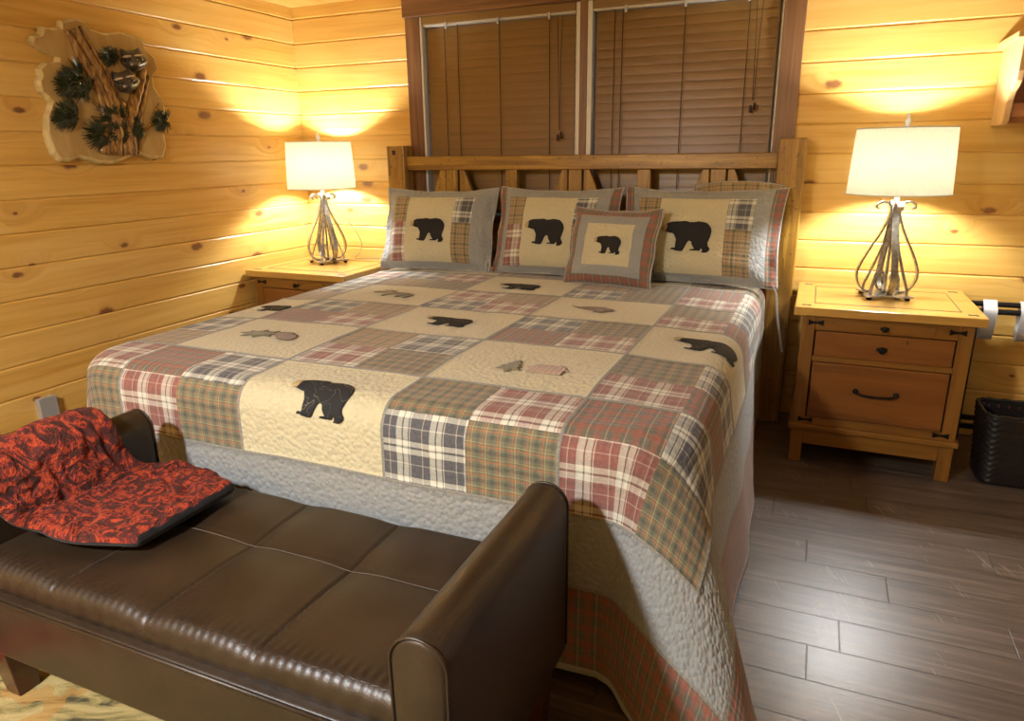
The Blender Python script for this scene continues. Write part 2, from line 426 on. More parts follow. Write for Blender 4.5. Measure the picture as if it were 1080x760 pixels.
# blinds
def mk_slat():
    m = NT('brown_blind_slat'); X, Y, Z = m.sep(m.coord())[:3]
    g = m.noise(m.comb(m.math('MULTIPLY', X, 3.0), m.math('MULTIPLY', Z, 90.0), 0), 1.0, 3)
    m.bsdf(m.ramp(g, [(.3, (.20, .108, .027)), (.7, (.235, .13, .036))]), .4, Coat_Weight=.2, Coat_Roughness=.3); return m.mat
SLAT = mk_slat(); CORD_M = plain('brown_cord', (.035, .016, .008), .8); CLIPM = plain('clear_clip', (.55, .58, .60), .25)
HRM = plain('pale_rail_edge', (.62, .60, .57), .3)
def blind(x0, x1, clips, cords, pull, label):
    t = empty('window_blind', ((x0+x1)/2, 0, 2.05)); tag(t, label, 'window blind', 'brown slatted blinds')
    inv = Matrix.Translation((-(x0+x1)/2, 0, -2.05))
    def P(name, mat, mb, **k):
        o = mb.build(name, mat, t, **k); o.matrix_parent_inverse = inv; return o
    P('valance', SLAT, MB().box(x0, x1, -.020, -.012, 2.012, 2.052, b=.001))
    lab(P('headrail', HRM, MB().box(x0, x1, -.014, .04, 2.000, 2.012, b=.001)), 'pale metal headrail edge')
    m_ = MB(); z = 1.975; P0 = .0425
    while z > 1.03:
        L = [(-.0235, 0), (-.012, .0006), (0, .0008), (.012, .0006), (.0235, 0)]
        th = math.radians(84+random.uniform(-.5, .5)); c_, s_ = math.cos(th), math.sin(th)
        vs = []
        for xx in (x0+.01, x1-.01):
            for top in (1, 0):
                for a, h in L:
                    hh = h+(.0026 if top else 0)
                    vs.append((xx, .016-a*c_*1 - hh*s_, z-a*s_+hh*c_*-1+0))
        n = 5
        fs = []
        for i in range(n-1):
            fs += [(i, i+1, i+1+2*n, i+2*n), (n+i, n+i+1, n+i+1+2*n, n+i+2*n)]
        fs += [(0, n, 3*n, 2*n), (n-1, 2*n-1, 4*n-1, 3*n-1), tuple(range(n))+tuple(range(2*n-1, n-1, -1)), tuple(range(2*n, 3*n))+tuple(range(4*n-1, 3*n-1, -1))]
        m_.add(vs, fs); z -= P0
    P('slats', SLAT, m_)
    P('bottom_rail', SLAT, MB().box(x0+.01, x1-.01, .0, .03, 1.0, 1.022, b=.003))
    for x in cords: P('ladder_cord', CORD_M, MB().tube([(x, -.010, 2.0), (x, -.012, 1.5), (x, -.010, 1.02)], .0022, 6))
    for x in clips: lab(P('valance_clip', CLIPM, MB().box(x-.006, x+.006, -.024, -.016, 1.982, 2.014, b=.001)), 'small clear clip holding the valance')
    for x, zb, o in pull:
        m_ = MB()
        for d in (-.008, .006): m_.tube([(x+d*2, -.014, 1.995), (x+d, -.022, 1.8), (x+d*.3, -.024, zb+.05)], .0016, 6)
        m_.lathe([(0, .03), (.005, .028), (.008, 0), (.006, -.004), (0, -.004)], (x-.008, -.024, zb), 12)
        m_.lathe([(0, .03), (.005, .028), (.008, 0), (.006, -.004), (0, -.004)], (x+.009, -.024, zb+.012), 12)
        P('pull_cord', CORD_M, m_)
    return t
blind(.906, 1.798, (1.054, 1.366, 1.655), (1.04, 1.12, 1.37, 1.655), [(1.715, 1.39, 0)], 'brown slatted blind in the left half of the window')
blind(1.890, 2.780, (2.057, 2.346, 2.634), (2.0, 2.04, 2.345, 2.64), [(2.685, 1.50, 0)], 'brown slatted blind in the right half of the window, tassels beside the right casing')

# ------------------------------------------------------------------ bed
bed = empty('bed', (1.83, -1.15, 0)); tag(bed, 'king bed with a worn golden brown wooden headboard, under the bear quilt', 'bed')
BI = Matrix.Translation((-1.83, 1.15, 0))
def bp(name, mat, mb, parent=bed, **k):
    o = mb.build(name, mat, parent, **k)
    if parent is bed: o.matrix_parent_inverse = BI
    return o
PX = [(.712, .826), (2.826, 2.946)]
for i, (a, b_) in enumerate(PX):
    p = bp('headboard_post', HEADW['z'], MB().box(a, b_, -.155, -.05, 0, 1.375, b=.006))
bp('headboard_rail', HEADW['x'], MB().box(.826, 2.826, -.125, -.075, 1.24, 1.314, b=.005))
bp('headboard_rail', HEADW['x'], MB().box(.826, 2.826, -.125, -.075, .55, .66, b=.005))
for i, x in enumerate((1.112, 1.475, 1.838, 2.20, 2.562)):
    if i % 2:
        bp('headboard_slat', HEADW['z'], MB().box(x-.033, x+.033, -.118, -.082, .66, 1.24, b=.003))
    else:
        bp('headboard_slat', HEADW['z'], MB().box(x-.036, x+.036, -.122, -.084, .66, 1.24, b=.003))
        for s in (-1, 1):
            pl = [(s*.044, 1.24), (s*.075, 1.24), (s*.30, .66), (s*.20, .66), (s*.044, 1.06)]
            if s < 0: pl = pl[::-1]
            bp('headboard_brace', HEADW['z'], MB().prism(pl, lambda a, b2, d, x=x: (x+a, d, b2), -.115, -.085), bevel=.003)
# small square bolt inlay on the left post, rods
bp('bed_bolt', BLACKM, MB().box(.752, .772, -.158, -.150, 1.325, 1.35, b=.001))
for x in (.80, 2.72): bp('side_rail', HEADW['y'], MB().box(x, x+.035, -2.12, -.155, .20, .34, b=.004))
bp('foot_rail', HEADW['x'], MB().box(.82, 2.74, -2.15, -2.115, .20, .34, b=.004))
for x in (.80, 2.69): bp('foot_leg', HEADW['z'], MB().box(x, x+.065, -2.14, -2.075, 0, .34, b=.004))
bp('slat_deck', HEADW['x'], MB().box(.835, 2.72, -2.11, -.16, .29, .325))
mat_cloth = mk_solid('white_mattress_ticking', (.70, .69, .66), (.60, .60, .57), 'rows')
tag(MB().box(.80, 2.76, -2.19, -.165, .345, .685, b=.05).build('mattress', mat_cloth, smooth=True), 'thick white king mattress lying under the bear quilt', 'mattress')

# --- quilt
TOPZ = .712; RHO = .085; RC = .11
QX0, QX1, QV1 = .815, 2.745, 2.172       # flat region edges (u range, v = -y)
UL = [.515, 1.012, 1.51, 2.007, 2.505, 3.002]
VL = [.015, .42, .815, 1.215, 1.615, 2.03, 2.435]
GB, PB = .20, .25
def Q(u, v, off=0.0):
    cu = min(max(u, QX0+RC), QX1-RC); cv = min(v, QV1-RC)
    sx = 1 if u > cu else -1
    a = abs(u-cu); b_ = v-cv
    hy = math.hypot(a, b_); r = max(0, hy-RC)
    puff = .004*noise.noise(Vector((u*3.1, v*3.1, 1.3)))+.0025*noise.noise(Vector((u*9, v*9, 4.3)))
    if r < 1e-9:
        # gentle loft that thins out to the edges
        e = max(0, min(u-QX0, QX1-u, QV1-v, .3))/.3
        return Vector((u, -v, TOPZ-.012+.012*smooth(e)+puff+off))
    dx, dy = sx*a/hy, b_/hy; cu += dx*RC; cv += dy*RC
    th = math.atan2(b_, a)
    cor = math.sin(2*th)**2 if (a > 0 and b_ > 0) else 0
    cs = (a/hy)**2
    fl = .03+.12*cs*smooth((v-.5)/.8)+.36*cor
    if sx < 0: fl = .02+.16*cor
    if r < RHO*PI/2:
        ph = r/RHO; out = RHO*math.sin(ph); dn = RHO*(1-math.cos(ph)); nx = math.sin(ph); nz = math.cos(ph)
    else:
        t = r-RHO*PI/2
        out = RHO+t*math.sin(fl); dn = RHO+t*math.cos(fl); nx = math.cos(fl); nz = math.sin(fl)
        s_al = v if b_ == 0 else (u if a == 0 else 0)
        if a > 0 and b_ == 0: wv = math.sin(v*8.3+1.0)*.5+math.sin(v*15.7+2)*.3; amp = .011*(1 if sx > 0 else .5)*min(1, (QV1-v)/.1)
        elif a < 1e-9: wv = math.sin(u*6.3+.4)*.5+math.sin(u*13.1)*.25; amp = .010*min(1, (QX1-u)/.1, (u-QX0)/.1)
        else: wv = math.sin(th*5+.6)*.5; amp = .016*math.sin(2*th)
        out += wv*amp*smooth(t/.45)
    z = TOPZ-.012-dn+puff*.6+nz*off
    out += nx*off
    x = cu+dx*out; y = -cv-dy*out
    if z < .012:
        ex = .012-z; z = .012; x += dx*ex*.25; y -= dy*ex*.25
    return Vector((x, y, z))
def qnormal(u, v):
    e = .004; a = Q(u+e, v)-Q(u-e, v); b_ = Q(u, v+e)-Q(u, v-e)
    n = b_.cross(a) if False else a.cross(b_)
    n.normalize()
    if n.z < -.05 or (abs(n.z) <= .05 and False): n = -n
    return n
MATI = {'cream': 0, 'grey': 1, 'seam': 2, 'P': 3, 'N': 4, 'G': 5, 'R': 6, 'K': 7, 'pipe': 8}
QM = [CREAM_M, GREY_M, SEAM_M, PINK, NAVY, GREEN, REDP, KHAKI, PIPE_M]
# patch blocks: (row from the foot, col): TL TR BL BR (T = head side)
BL = {(1, 0): 'NPNG', (1, 1): 'RNPG', (1, 3): 'GPNG', (1, 4): 'RNPG', (2, 0): 'PNRK', (2, 2): 'KNPG', (2, 4): 'GNPR',
      (3, 1): 'NKRP', (3, 3): 'NGRP', (4, 0): 'PNRK', (4, 2): 'PKNP', (4, 4): 'GNPR', (5, 0): 'NPKN', (5, 1): 'NPKG', (5, 3): 'KGNG', (5, 4): 'RPPN',
      (6, 0): 'NPKG', (6, 2): 'NPKG', (6, 4): 'NPKG'}
def cell_mat(u, v):
    sw = .0038
    ue = (UL[0], UL[-1]); ve = VL[-1]
    outer = max(ue[0]-u, u-ue[1], v-ve)
    if outer > 0:
        if outer < sw: return 'seam'
        if abs(outer-GB) < sw*.6: return 'seam'
        if outer > GB+PB-.012: return 'pipe'
        return 'grey' if outer < GB else 'R'
    if min(abs(u-x) for x in UL) < sw or min(abs(v-x) for x in VL[1:]) < sw: return 'seam'
    c = max(i for i in range(5) if u >= UL[i]); k = max([i for i in range(6) if v >= VL[i]] or [0]); r = 6-k
    if (r, c) in BL:
        s_ = BL[(r, c)]
        right = u > (UL[c]+UL[c+1])/2; low = v > (VL[k]+VL[k+1])/2
        return s_[(2 if low else 0)+(1 if right else 0)]
    return 'cream'
def lines(marks, lo, hi, step):
    pts = {round(lo, 5), round(hi, 5)}
    for x in marks:
        for d in (-.0045, 0, .0045):
            if lo < x+d < hi: pts.add(round(x+d, 5))
    P = sorted(pts); out = []
    for a, b_ in zip(P[:-1], P[1:]):
        n = max(1, int(math.ceil((b_-a)/step)))
        out += [a+(b_-a)*i/n for i in range(n)]
    return out+[P[-1]]
umk = UL+[(a+b_)/2 for a, b_ in zip(UL[:-1], UL[1:])]+[UL[0]-GB, UL[-1]+GB, QX0, QX1]
vmk = VL[1:]+[(a+b_)/2 for a, b_ in zip(VL[:-1], VL[1:])]+[VL[-1]+GB, QV1]
Us = lines(umk, UL[0]-GB-PB, UL[-1]+GB+PB, .021); Vs = lines(vmk, .165, VL[-1]+GB+PB, .021)
mb = MB(); mb.uv = []
nu = len(Us)
for v in Vs:
    for u in Us:
        cmn = min([abs(u-x) for x in UL]+[abs(v-x) for x in VL[1:]])
        off = .0035 if cmn < .001 and UL[0]-.01 < u < UL[-1]+.01 and v < VL[-1]+.01 else 0
        mb.v.append(tuple(Q(u, v, off))); mb.uv.append((u, -v))
for j in range(len(Vs)-1):
    for i in range(nu-1):
        mb.f.append((j*nu+i, j*nu+i+1, (j+1)*nu+i+1, (j+1)*nu+i))
        mb.m.append(MATI[cell_mat((Us[i]+Us[i+1])/2, (Vs[j]+Vs[j+1])/2)])
quilt = mb.build('quilt', QM, smooth=True)
so = quilt.modifiers.new('s', 'SOLIDIFY'); so.thickness = .009; so.offset = -1
tag(quilt, 'patchwork bear quilt of cream and plaid blocks with a grey border, spread over the bed', 'quilt')

BEAR = [(118,285),(150,238),(200,212),(250,190),(330,183),(400,180),(440,170),(490,176),(520,188),(590,182),(650,170),(710,178),(765,192),(805,225),(835,265),(848,320),(838,390),(822,450),(808,490),(818,535),(845,562),(842,595),(805,628),(770,632),(728,628),(742,600),(735,578),(715,575),(708,605),(640,606),(560,604),(566,588),(625,580),(605,555),(582,520),(572,478),(535,462),(512,480),(492,530),(470,590),(448,618),(400,620),(340,612),(318,602),(275,600),(290,575),(340,572),(342,520),(345,460),(335,430),(315,395),(295,368),(245,358),(190,340),(140,328)]
def nrm(P, cx=None, cy_=None, w_=None):
    xs = [p[0] for p in P]; ys = [p[1] for p in P]
    w_ = w_ or (max(xs)-min(xs)); cx = cx if cx is not None else (max(xs)+min(xs))/2; cy_ = cy_ if cy_ is not None else (max(ys)+min(ys))/2
    return [((x-cx)/w_, -(y-cy_)/w_) for x, y in P]
BEARN = nrm(BEAR)
MUZ = [(-.505, .15), (-.495, .19), (-.455, .226), (-.405, .24), (-.40, .18), (-.41, .10), (-.47, .088), (-.50, .105)]
MUZN = MUZ
def poly_mesh(poly, step):
    """outline cut into a grid of cells about step wide"""
    bm = bmesh.new()
    vs = [bm.verts.new((x, y, 0)) for x, y in poly]; bm.faces.new(vs)
    bmesh.ops.triangulate(bm, faces=bm.faces[:])
    for ax in (0, 1):
        lo = min(p[ax] for p in poly); hi = max(p[ax] for p in poly); k = 1
        while lo+k*step < hi:
            co_ = Vector((0, 0, 0)); co_[ax] = lo+k*step; no_ = Vector((0, 0, 0)); no_[ax] = 1
            bmesh.ops.bisect_plane(bm, geom=bm.verts[:]+bm.edges[:]+bm.faces[:], plane_co=co_, plane_no=no_); k += 1
    bmesh.ops.remove_doubles(bm, verts=bm.verts[:], dist=1e-5)
    bm.verts.index_update()
    V = [(v.co.x, v.co.y) for v in bm.verts]; Fc = [tuple(v.index for v in f.verts) for f in bm.faces]; bm.free()
    return V, Fc
def applique(name, poly, mat, fn, uvscale, parent, step, label=None, th=.002, inv=None):
    V, Fc = poly_mesh(poly, step)
    m_ = MB(); m_.v = [tuple(fn(a, b_)) for a, b_ in V]; m_.f = Fc; m_.m = [0]*len(Fc)
    m_.uv = [(a*uvscale, b_*uvscale) for a, b_ in V]
    o = m_.build(name, mat, parent, smooth=True)
    s_ = o.modifiers.new('s', 'SOLIDIFY'); s_.thickness = th; s_.offset = 0
    if label: lab(o, label)
    if inv is not None: o.matrix_parent_inverse = inv
    return o
def on_quilt(cu, cv, size, ang=0, flip=1, off=.004):
    ca, sa = math.cos(ang), math.sin(ang)
    def f(a, b_):
        a2 = a*flip
        return Q(cu+(a2*ca-b_*sa)*size, cv-(a2*sa+b_*ca)*size, off)
    return f
def bc(r, c): k = 6-r; return (UL[c]+UL[c+1])/2, (VL[k]+VL[k+1])/2
for (r, c, du, dv, s_) in ((1, 2, .025, .0, .205), (3, 2, -.005, .0, .195), (3, 4, -.03, -.01, .225), (3, 0, .16, .02, .16), (5, 2, -.025, .04, .21)):
    cu, cv = bc(r, c)
    applique('bear_applique', BEARN, BEAR_M, on_quilt(cu+du, cv+dv, s_), 1.0, quilt, .07, 'black stitched bear applique')
    applique('muzzle_applique', MUZN, TAN_M, on_quilt(cu+du, cv+dv, s_, off=.0062), 1.0, quilt, .08, 'tan muzzle on a black bear')
TREE = [(0,.5),(.12,.3),(.06,.3),(.2,.12),(.1,.12),(.27,-.08),(.14,-.08),(.32,-.3),(.05,-.3),(.05,-.45),(-.05,-.45),(-.05,-.3),(-.32,-.3),(-.14,-.08),(-.27,-.08),(-.1,.12),(-.2,.12),(-.06,.3),(-.12,.3)]
CABIN = [(-.5,-.3),(.5,-.3),(.5,.05),(.62,.0),(.4,.38),(.3,.38),(.3,.45),(.22,.45),(.22,.38),(-.4,.38),(-.6,.0),(-.5,.05)]
CONE = [(0,.5),(.2,.4),(.28,.2),(.24,.0),(.3,-.1),(.2,-.3),(.08,-.48),(-.06,-.5),(-.2,-.35),(-.3,-.1),(-.24,.05),(-.28,.22),(-.18,.4)]
LEAF = [(-.5,.05),(-.3,.12),(-.35,.25),(-.15,.15),(0,.32),(.1,.14),(.35,.22),(.25,.08),(.5,.02),(.25,-.06),(.35,-.2),(.1,-.12),(0,-.3),(-.15,-.12),(-.35,-.2),(-.3,-.06)]
MOOSE = [(-.5,.05),(-.42,.12),(-.30,.12),(-.36,.30),(-.28,.24),(-.22,.34),(-.18,.22),(-.08,.30),(-.12,.14),(.1,.14),(.35,.12),(.48,.04),(.45,-.30),(.38,-.30),(.36,-.08),(.30,-.10),(.26,-.30),(.2,-.30),(.18,-.08),(-.02,-.08),(-.06,-.3),(-.12,-.3),(-.14,-.05),(-.26,.02),(-.38,-.02),(-.46,-.04)]
FISH = [(-.5,.15),(-.3,.05),(-.1,.18),(.2,.2),(.45,.05),(.5,-.1),(.38,-.18),(.3,-.35),(.1,-.3),(.12,-.12),(-.12,-.1),(-.32,-.02)]
cu, cv = bc(2, 3)
applique('tree_applique', TREE, OLIVE_M, on_quilt(cu-.035, cv+.04, .13), 1, quilt, .15, 'olive pine tree applique')
applique('cabin_applique', CABIN, CABIN_M, on_quilt(cu+.075, cv+.045, .11), .2, quilt, .15, 'pink plaid cabin applique')
cu, cv = bc(2, 1)
applique('pinecone_applique', CONE, BROWN_M, on_quilt(cu+.07, cv, .13, .9), 1, quilt, .15, 'brown pinecone applique')
applique('needle_applique', LEAF, OLIVE_M, on_quilt(cu-.05, cv, .17, .2), 1, quilt, .15, 'olive pine sprig applique')
cu, cv = bc(4, 3)
applique('fish_applique', FISH, BROWN_M, on_quilt(cu-.04, cv+.01, .19), 1, quilt, .15, 'brown leaping fish applique')
cu, cv = bc(4, 1)
applique('moose_applique', MOOSE, OLIVE_M, on_quilt(cu, cv, .22), 1, quilt, .15, 'faded brown moose applique')

# ------------------------------------------------------------------ shams and cushion
def pillow(name, label, cat, group, bottom, hw, hh, T, lean, yaw, matfn, mats, flange, seed, fw=.0, bear=None, muz=True, sag=.0, conc=1.0):
    """bottom = centre of the bottom edge; lean = angle back from vertical; local x right, y up the pillow, z towards the viewer"""
    Rm = Matrix.Rotation(yaw, 4, 'Z') @ Matrix.Rotation(PI/2-lean, 4, 'X')
    ctr = Vector(bottom)+(Rm @ Vector((0, hh, 0)))
    t = bpy.data.objects.new(name, None); COL.objects.link(t); t.matrix_world = Matrix.Translation(ctr) @ Rm; t.empty_display_size = .1
    tag(t, label, cat, group)
    fl = flange
    def S(a, b_, side, off=0.0):
        # pillow body inside |a|<1-fl
        ia = min(1.0, abs(a)/(1-fl[0])); ib = min(1.0, abs(b_)/(1-fl[1]))
        h = (max(0, 1-ia**3.2)**.62)*(max(0, 1-ib**3.0)**.62)
        n1 = noise.noise(Vector((a*2.1+seed, b_*2.1, seed)))*.010+noise.noise(Vector((a*5+seed, b_*5, seed*2)))*.005
        pin = 1-.055*(b_*b_)*(1 if abs(a) > .3 else abs(a)/.3)*0
        x = a*hw*(1-.05*(1-abs(b_)**2)); y = b_*hh*(1-.10*conc*(1-abs(a)**2.5)*(1 if b_ > 0 else .4))
        edge = .006*math.sin(a*9+seed)*abs(b_)**6+.008*math.sin(b_*7+seed)*abs(a)**6
        z = side*(T/2*h+.004)+edge+n1*(.3+.7*h)*(1 if side > 0 else .3)+sag*a*a
        return Vector((x, y, z+side*off))
    xs = sorted(set([round(-1+2*i/44, 4) for i in range(45)]+[round(x, 4) for x in matfn('x')]))
    ys = sorted(set([round(-1+2*i/36, 4) for i in range(37)]+[round(x, 4) for x in matfn('y')]))
    m_ = MB(); m_.uv = []
    for side in (1, -1):
        o = len(m_.v)
        for b_ in ys:
            for a in xs: m_.v.append(tuple(S(a, b_, side))); m_.uv.append((a*hw+seed*.03, b_*hh))
        n = len(xs)
        for j in range(len(ys)-1):
            for i in range(n-1):
                m_.f.append((o+j*n+i, o+j*n+i+1, o+(j+1)*n+i+1, o+(j+1)*n+i))
                m_.m.append(matfn((xs[i]+xs[i+1])/2, (ys[j]+ys[j+1])/2) if side > 0 else 1)
    # rim
    n = len(xs); N_ = n*len(ys)
    ring = [i for i in range(n)]+[j*n+n-1 for j in range(1, len(ys))]+[(len(ys)-1)*n+i for i in range(n-2, -1, -1)]+[j*n for j in range(len(ys)-2, 0, -1)]
    for k in range(len(ring)):
        a, b_ = ring[k], ring[(k+1) % len(ring)]
        m_.f.append((a, b_, b_+N_, a+N_)); m_.m.append(MATI['pipe'])
    m_.build('cover', mats, t, smooth=True)
    pp = [S(xs[i % n] if True else 0, ys[i//n], 1)*.5+S(xs[i % n], ys[i//n], -1)*.5 for i in ring]
    m2 = MB(); m2.tube(pp, .0045, 6, closed=True); m2.uv = [(v[0], v[1]) for v in m2.v]
    m2.build('piping', PIPE_M, t, smooth=True)
    if bear:
        bx, by, bs = bear
        def fn(a, b_, off=.003): return S(bx+a*bs/hw, by+b_*bs/hh, 1, off)
        applique('bear_applique', BEARN, BEARP_M, fn, 1, t, .12, 'black bear applique')
        if muz: applique('muzzle_applique', MUZN, TAN_M, lambda a, b_: fn(a, b_, .0047), 1, t, .12, 'tan muzzle on the bear')
    return t, S
def sham_mat(a, b_=None):
    if a == 'x': return [-.90, -.80, -.79, -.50, -.49, .36, .37, .68, .69, .86]
    if a == 'y': return [-.86, -.85, .76, .77, .0, .08]
    if a < -.90 or a > .86: return MATI['R']
    if b_ > .765 or b_ < -.855 or a < -.795 or a > .685: return MATI['grey']
    if a < -.495: return MATI['K'] if b_ > .08 else MATI['P']
    if a > .365: return MATI['N'] if b_ > .08 else MATI['K']
    return MATI['cream']
def sham_mat_a(a, b_=None):
    if b_ is None: return sham_mat(a)
    r = sham_mat(a, b_); return MATI['grey'] if r == MATI['R'] else r
def cush_mat(a, b_=None):
    if a == 'x' or a == 'y': return [-.8, -.56, .56, .8]
    r = max(abs(a), abs(b_))
    return MATI['R'] if r > .8 else MATI['grey'] if r > .56 else MATI['cream']
R_ = math.radians
SH = 'patchwork bear shams'
def ribbon(parent, pts, label):
    inv = parent.matrix_world.inverted()
    m_ = MB(); m_.strip([tuple(p) for p in catmull(pts, 6)], (.6, -.8, 0), .016, .002)
    m_.v = [tuple(inv @ Vector(v)) for v in m_.v]; m_.uv = [(v[0], v[1]) for v in m_.v]
    lab(m_.build('tie', PIPE_M, parent), label)
s1, _ = pillow('pillow_sham', 'bear sham leaning at the left end of the headboard, nearest the corner lamp', 'pillow', SH, (1.105, -.355, .713), .335, .230, .18, R_(20), R_(4), sham_mat_a, QM, (.06, .06), 1.0, bear=(-.08, -.12, .215))
s2, _ = pillow('pillow_sham', 'middle bear sham, partly behind the small square cushion', 'pillow', SH, (1.778, -.33, .715), .335, .232, .16, R_(19), R_(-1), sham_mat, QM, (.08, .06), 2.3, bear=(-.10, -.10, .225))
s3, _ = pillow('pillow_sham', 'bear sham leaning at the right end of the headboard with a wide plaid edge', 'pillow', SH, (2.505, -.33, .715), .380, .233, .17, R_(18), R_(-2), sham_mat, QM, (.12, .06), 3.7, bear=(-.12, -.10, .245))
s4, _ = pillow('pillow_sham', 'sham tucked behind the right bear sham, only its rust plaid top edge showing', 'pillow', None, (2.67, -.215, .713), .20, .226, .06, R_(7), R_(0), lambda a, b_=None: [-.9, .9] if b_ is None else MATI['K'], QM, (.05, .05), 5.1, conc=-.9)
cu_, _ = pillow('throw_cushion', 'small square bear cushion with rust plaid edging in front of the shams', 'cushion', None, (2.120, -.500, .712), .225, .190, .13, R_(21), R_(-9), cush_mat, QM, (.03, .03), 6.2, bear=(.02, -.04, .145))
ribbon(s3, [(2.86, -.37, .74), (2.885, -.39, .70), (2.90, -.40, .60), (2.935, -.41, .44)], 'pale fabric tie hanging off the sham corner')
ribbon(s1, [(1.44, -.36, .79), (1.46, -.39, .76), (1.47, -.42, .735), (1.52, -.46, .728)], 'pale fabric tie lying beside the sham')
ribbon(s1, [(1.42, -.36, .77), (1.44, -.40, .74), (1.42, -.42, .728), (1.36, -.41, .728)], 'pale fabric tie lying beside the sham')

# ------------------------------------------------------------------ nightstands
def bowtie(cx, cz, w_, h_):
    return [(cx-w_/2, cz-h_/2), (cx-w_*.12, cz-h_*.18), (cx+w_*.12, cz-h_*.18), (cx+w_/2, cz-h_/2), (cx+w_/2, cz+h_/2), (cx+w_*.12, cz+h_*.18), (cx-w_*.12, cz+h_*.18), (cx-w_/2, cz+h_/2)]
def nightstand(x0, label):
    """x0 = left edge of the top, local origin on the floor against the wall"""
    t = empty('nightstand', (x0, 0, 0)); tag(t, label, 'nightstand', 'bedside nightstands')
    W, D = .688, .632; yf = -.602
    def P(n_, mat, mb, par=t, **k): return mb.build(n_, mat, par, **k)
    P('top', NST, MB().box(0, W, -D, -.02, .664, .700, b=.004))
    m_ = MB()
    for (a, b_, c_, d_) in ((.075, W-.075, -D+.10, -D+.104), (.075, W-.075, -.125, -.121), (.075, .079, -D+.10, -.121), (W-.079, W-.075, -D+.10, -.121)):
        m_.box(a, b_, c_, d_, .699, .7012)
    P('top_inlay_line', INLAY, m_)
    for cx in (.045, W-.045):
        for cy2 in (-D+.055, -.08):
            o = P('top_inlay', INLAY, MB().prism(bowtie(cx, cy2, .034, .030), lambda a, b_, d: (a, b_, d), .6985, .7015))
    # carcass
    P('side_panel', NSW['y'], MB().box(.040, .058, yf+.02, -.04, .155, .664)); P('side_panel', NSW['y'], MB().box(W-.058, W-.040, yf+.02, -.04, .155, .664))
    P('back_panel', NSW['x'], MB().box(.058, W-.058, -.05, -.04, .155, .664))
    for a in (.034, W-.034-.052):
        for y0 in (yf, -.092):
            P('leg', NSW['z'], MB().box(a, a+.052, y0, y0+.052, 0, .664, b=.003))
    P('base_moulding', NSW['x'], MB().box(.022, W-.022, yf-.014, -.03, .155, .180, b=.004))
    P('apron', NSW['x'], MB().box(.086, W-.086, yf+.006, yf+.026, .085, .155, b=.002))
    P('face_rail', NSW['x'], MB().box(.086, W-.086, yf+.004, yf+.024, .600, .664, b=.001).box(.086, W-.086, yf+.004, yf+.024, .180, .215, b=.001).box(.086, W-.086, yf+.008, yf+.02, .463, .487))
    tr = P('pull_out_tray', NSW['x'], MB().box(.165, W-.165, yf-.002, yf+.02, .606, .645, b=.002))
    d1 = P('drawer', NSW_P, MB().box(.092, W-.092, yf-.004, yf+.016, .489, .597, b=.004))
    d2 = P('drawer', NSW_P, MB().box(.092, W-.092, yf-.004, yf+.016, .218, .461, b=.004))
    def knob(par, x, z, s_=1):
        m_ = MB(); pr = [(0.004, 0), (.004, .010), (.012, .013), (.015, .019), (.012, .025), (0, .027)]
        vs = MB().lathe(pr, n=16); m_.add([(v[0]*s_+x, yf-.004-v[2], v[1]*s_+z) for v in vs.v], vs.f)
        m_.box(x-.020*s_, x+.020*s_, yf-.008, yf-.003, z-.007*s_, z+.007*s_, b=.001)
        return P('knob', BLACKM, m_, par, smooth=True, angle=40)
    knob(tr, W/2, .627, .8); knob(d1, W/2, .540)
    hx = W/2
    m_ = MB().tube(catmull([(hx-.075, yf-.004, .352), (hx-.068, yf-.03, .350), (hx-.03, yf-.036, .345), (hx+.03, yf-.036, .345), (hx+.068, yf-.03, .350), (hx+.075, yf-.004, .352)], 5), .0055, 8)
    for s_ in (-1, 1): m_.lathe([(0, -.012), (.009, -.008), (.012, 0), (.009, .008), (0, .012)], (hx+s_*.075, yf-.01, .353), 12)
    P('handle', BLACKM, m_, d2, smooth=True, angle=50)
    for cx, cz in ((.088, .632), (W-.088, .632), (.088, .200), (W-.088, .200)):
        P('corner_inlay', BLACKM, MB().prism(bowtie(cx, cz, .058, .024), lambda a, b_, d: (a, d, b_), yf-.003, yf+.002))
    return t
nsr = nightstand(2.972, 'honey brown nightstand right of the bed, its drawer handle in view')
nsl = copy_tree(nsr); nsl.location = (.012, 0, 0); nsl['label'] = 'honey brown nightstand in the corner left of the bed, half hidden by the quilt'

# ------------------------------------------------------------------ lamps
def mk_shade():
    m = NT('cream_linen_shade'); uv = m.coord('UV'); g = m.noise(m.comb(m.math('MULTIPLY', m.sep(m.coord())[2], 300.0), 0.0, 0.0), 1, 1)
    X, Y, Z = m.sep(m.coord())[:3]
    ang = m.math('ARCTAN2', Y, X)
    g = m.math('MULTIPLY', m.math('ADD', m.noise(m.comb(m.math('MULTIPLY', ang, 30.0), m.math('MULTIPLY', Z, 12.0), 0), 1.6, 2), m.noise(m.comb(m.math('MULTIPLY', ang, 3.0), m.math('MULTIPLY', Z, 220.0), 0), 1.6, 2)), .5)
    c = m.ramp(g, [(.35, (.74, .70, .56)), (.65, (.86, .83, .70))])
    d = m.n('ShaderNodeBsdfDiffuse'); m.link(c, d.inputs[0]); t = m.n('ShaderNodeBsdfTranslucent'); m.link(c, t.inputs[0])
    x = m.n('ShaderNodeMixShader'); x.inputs[0].default_value = .5; m.link(d.outputs[0], x.inputs[1]); m.link(t.outputs[0], x.inputs[2])
    m.link(x.outputs[0], m.out.inputs[0]); return m.mat
SHADE = mk_shade()
SHTRIM = plain('shade_rim_tape', (.62, .60, .52), .8)
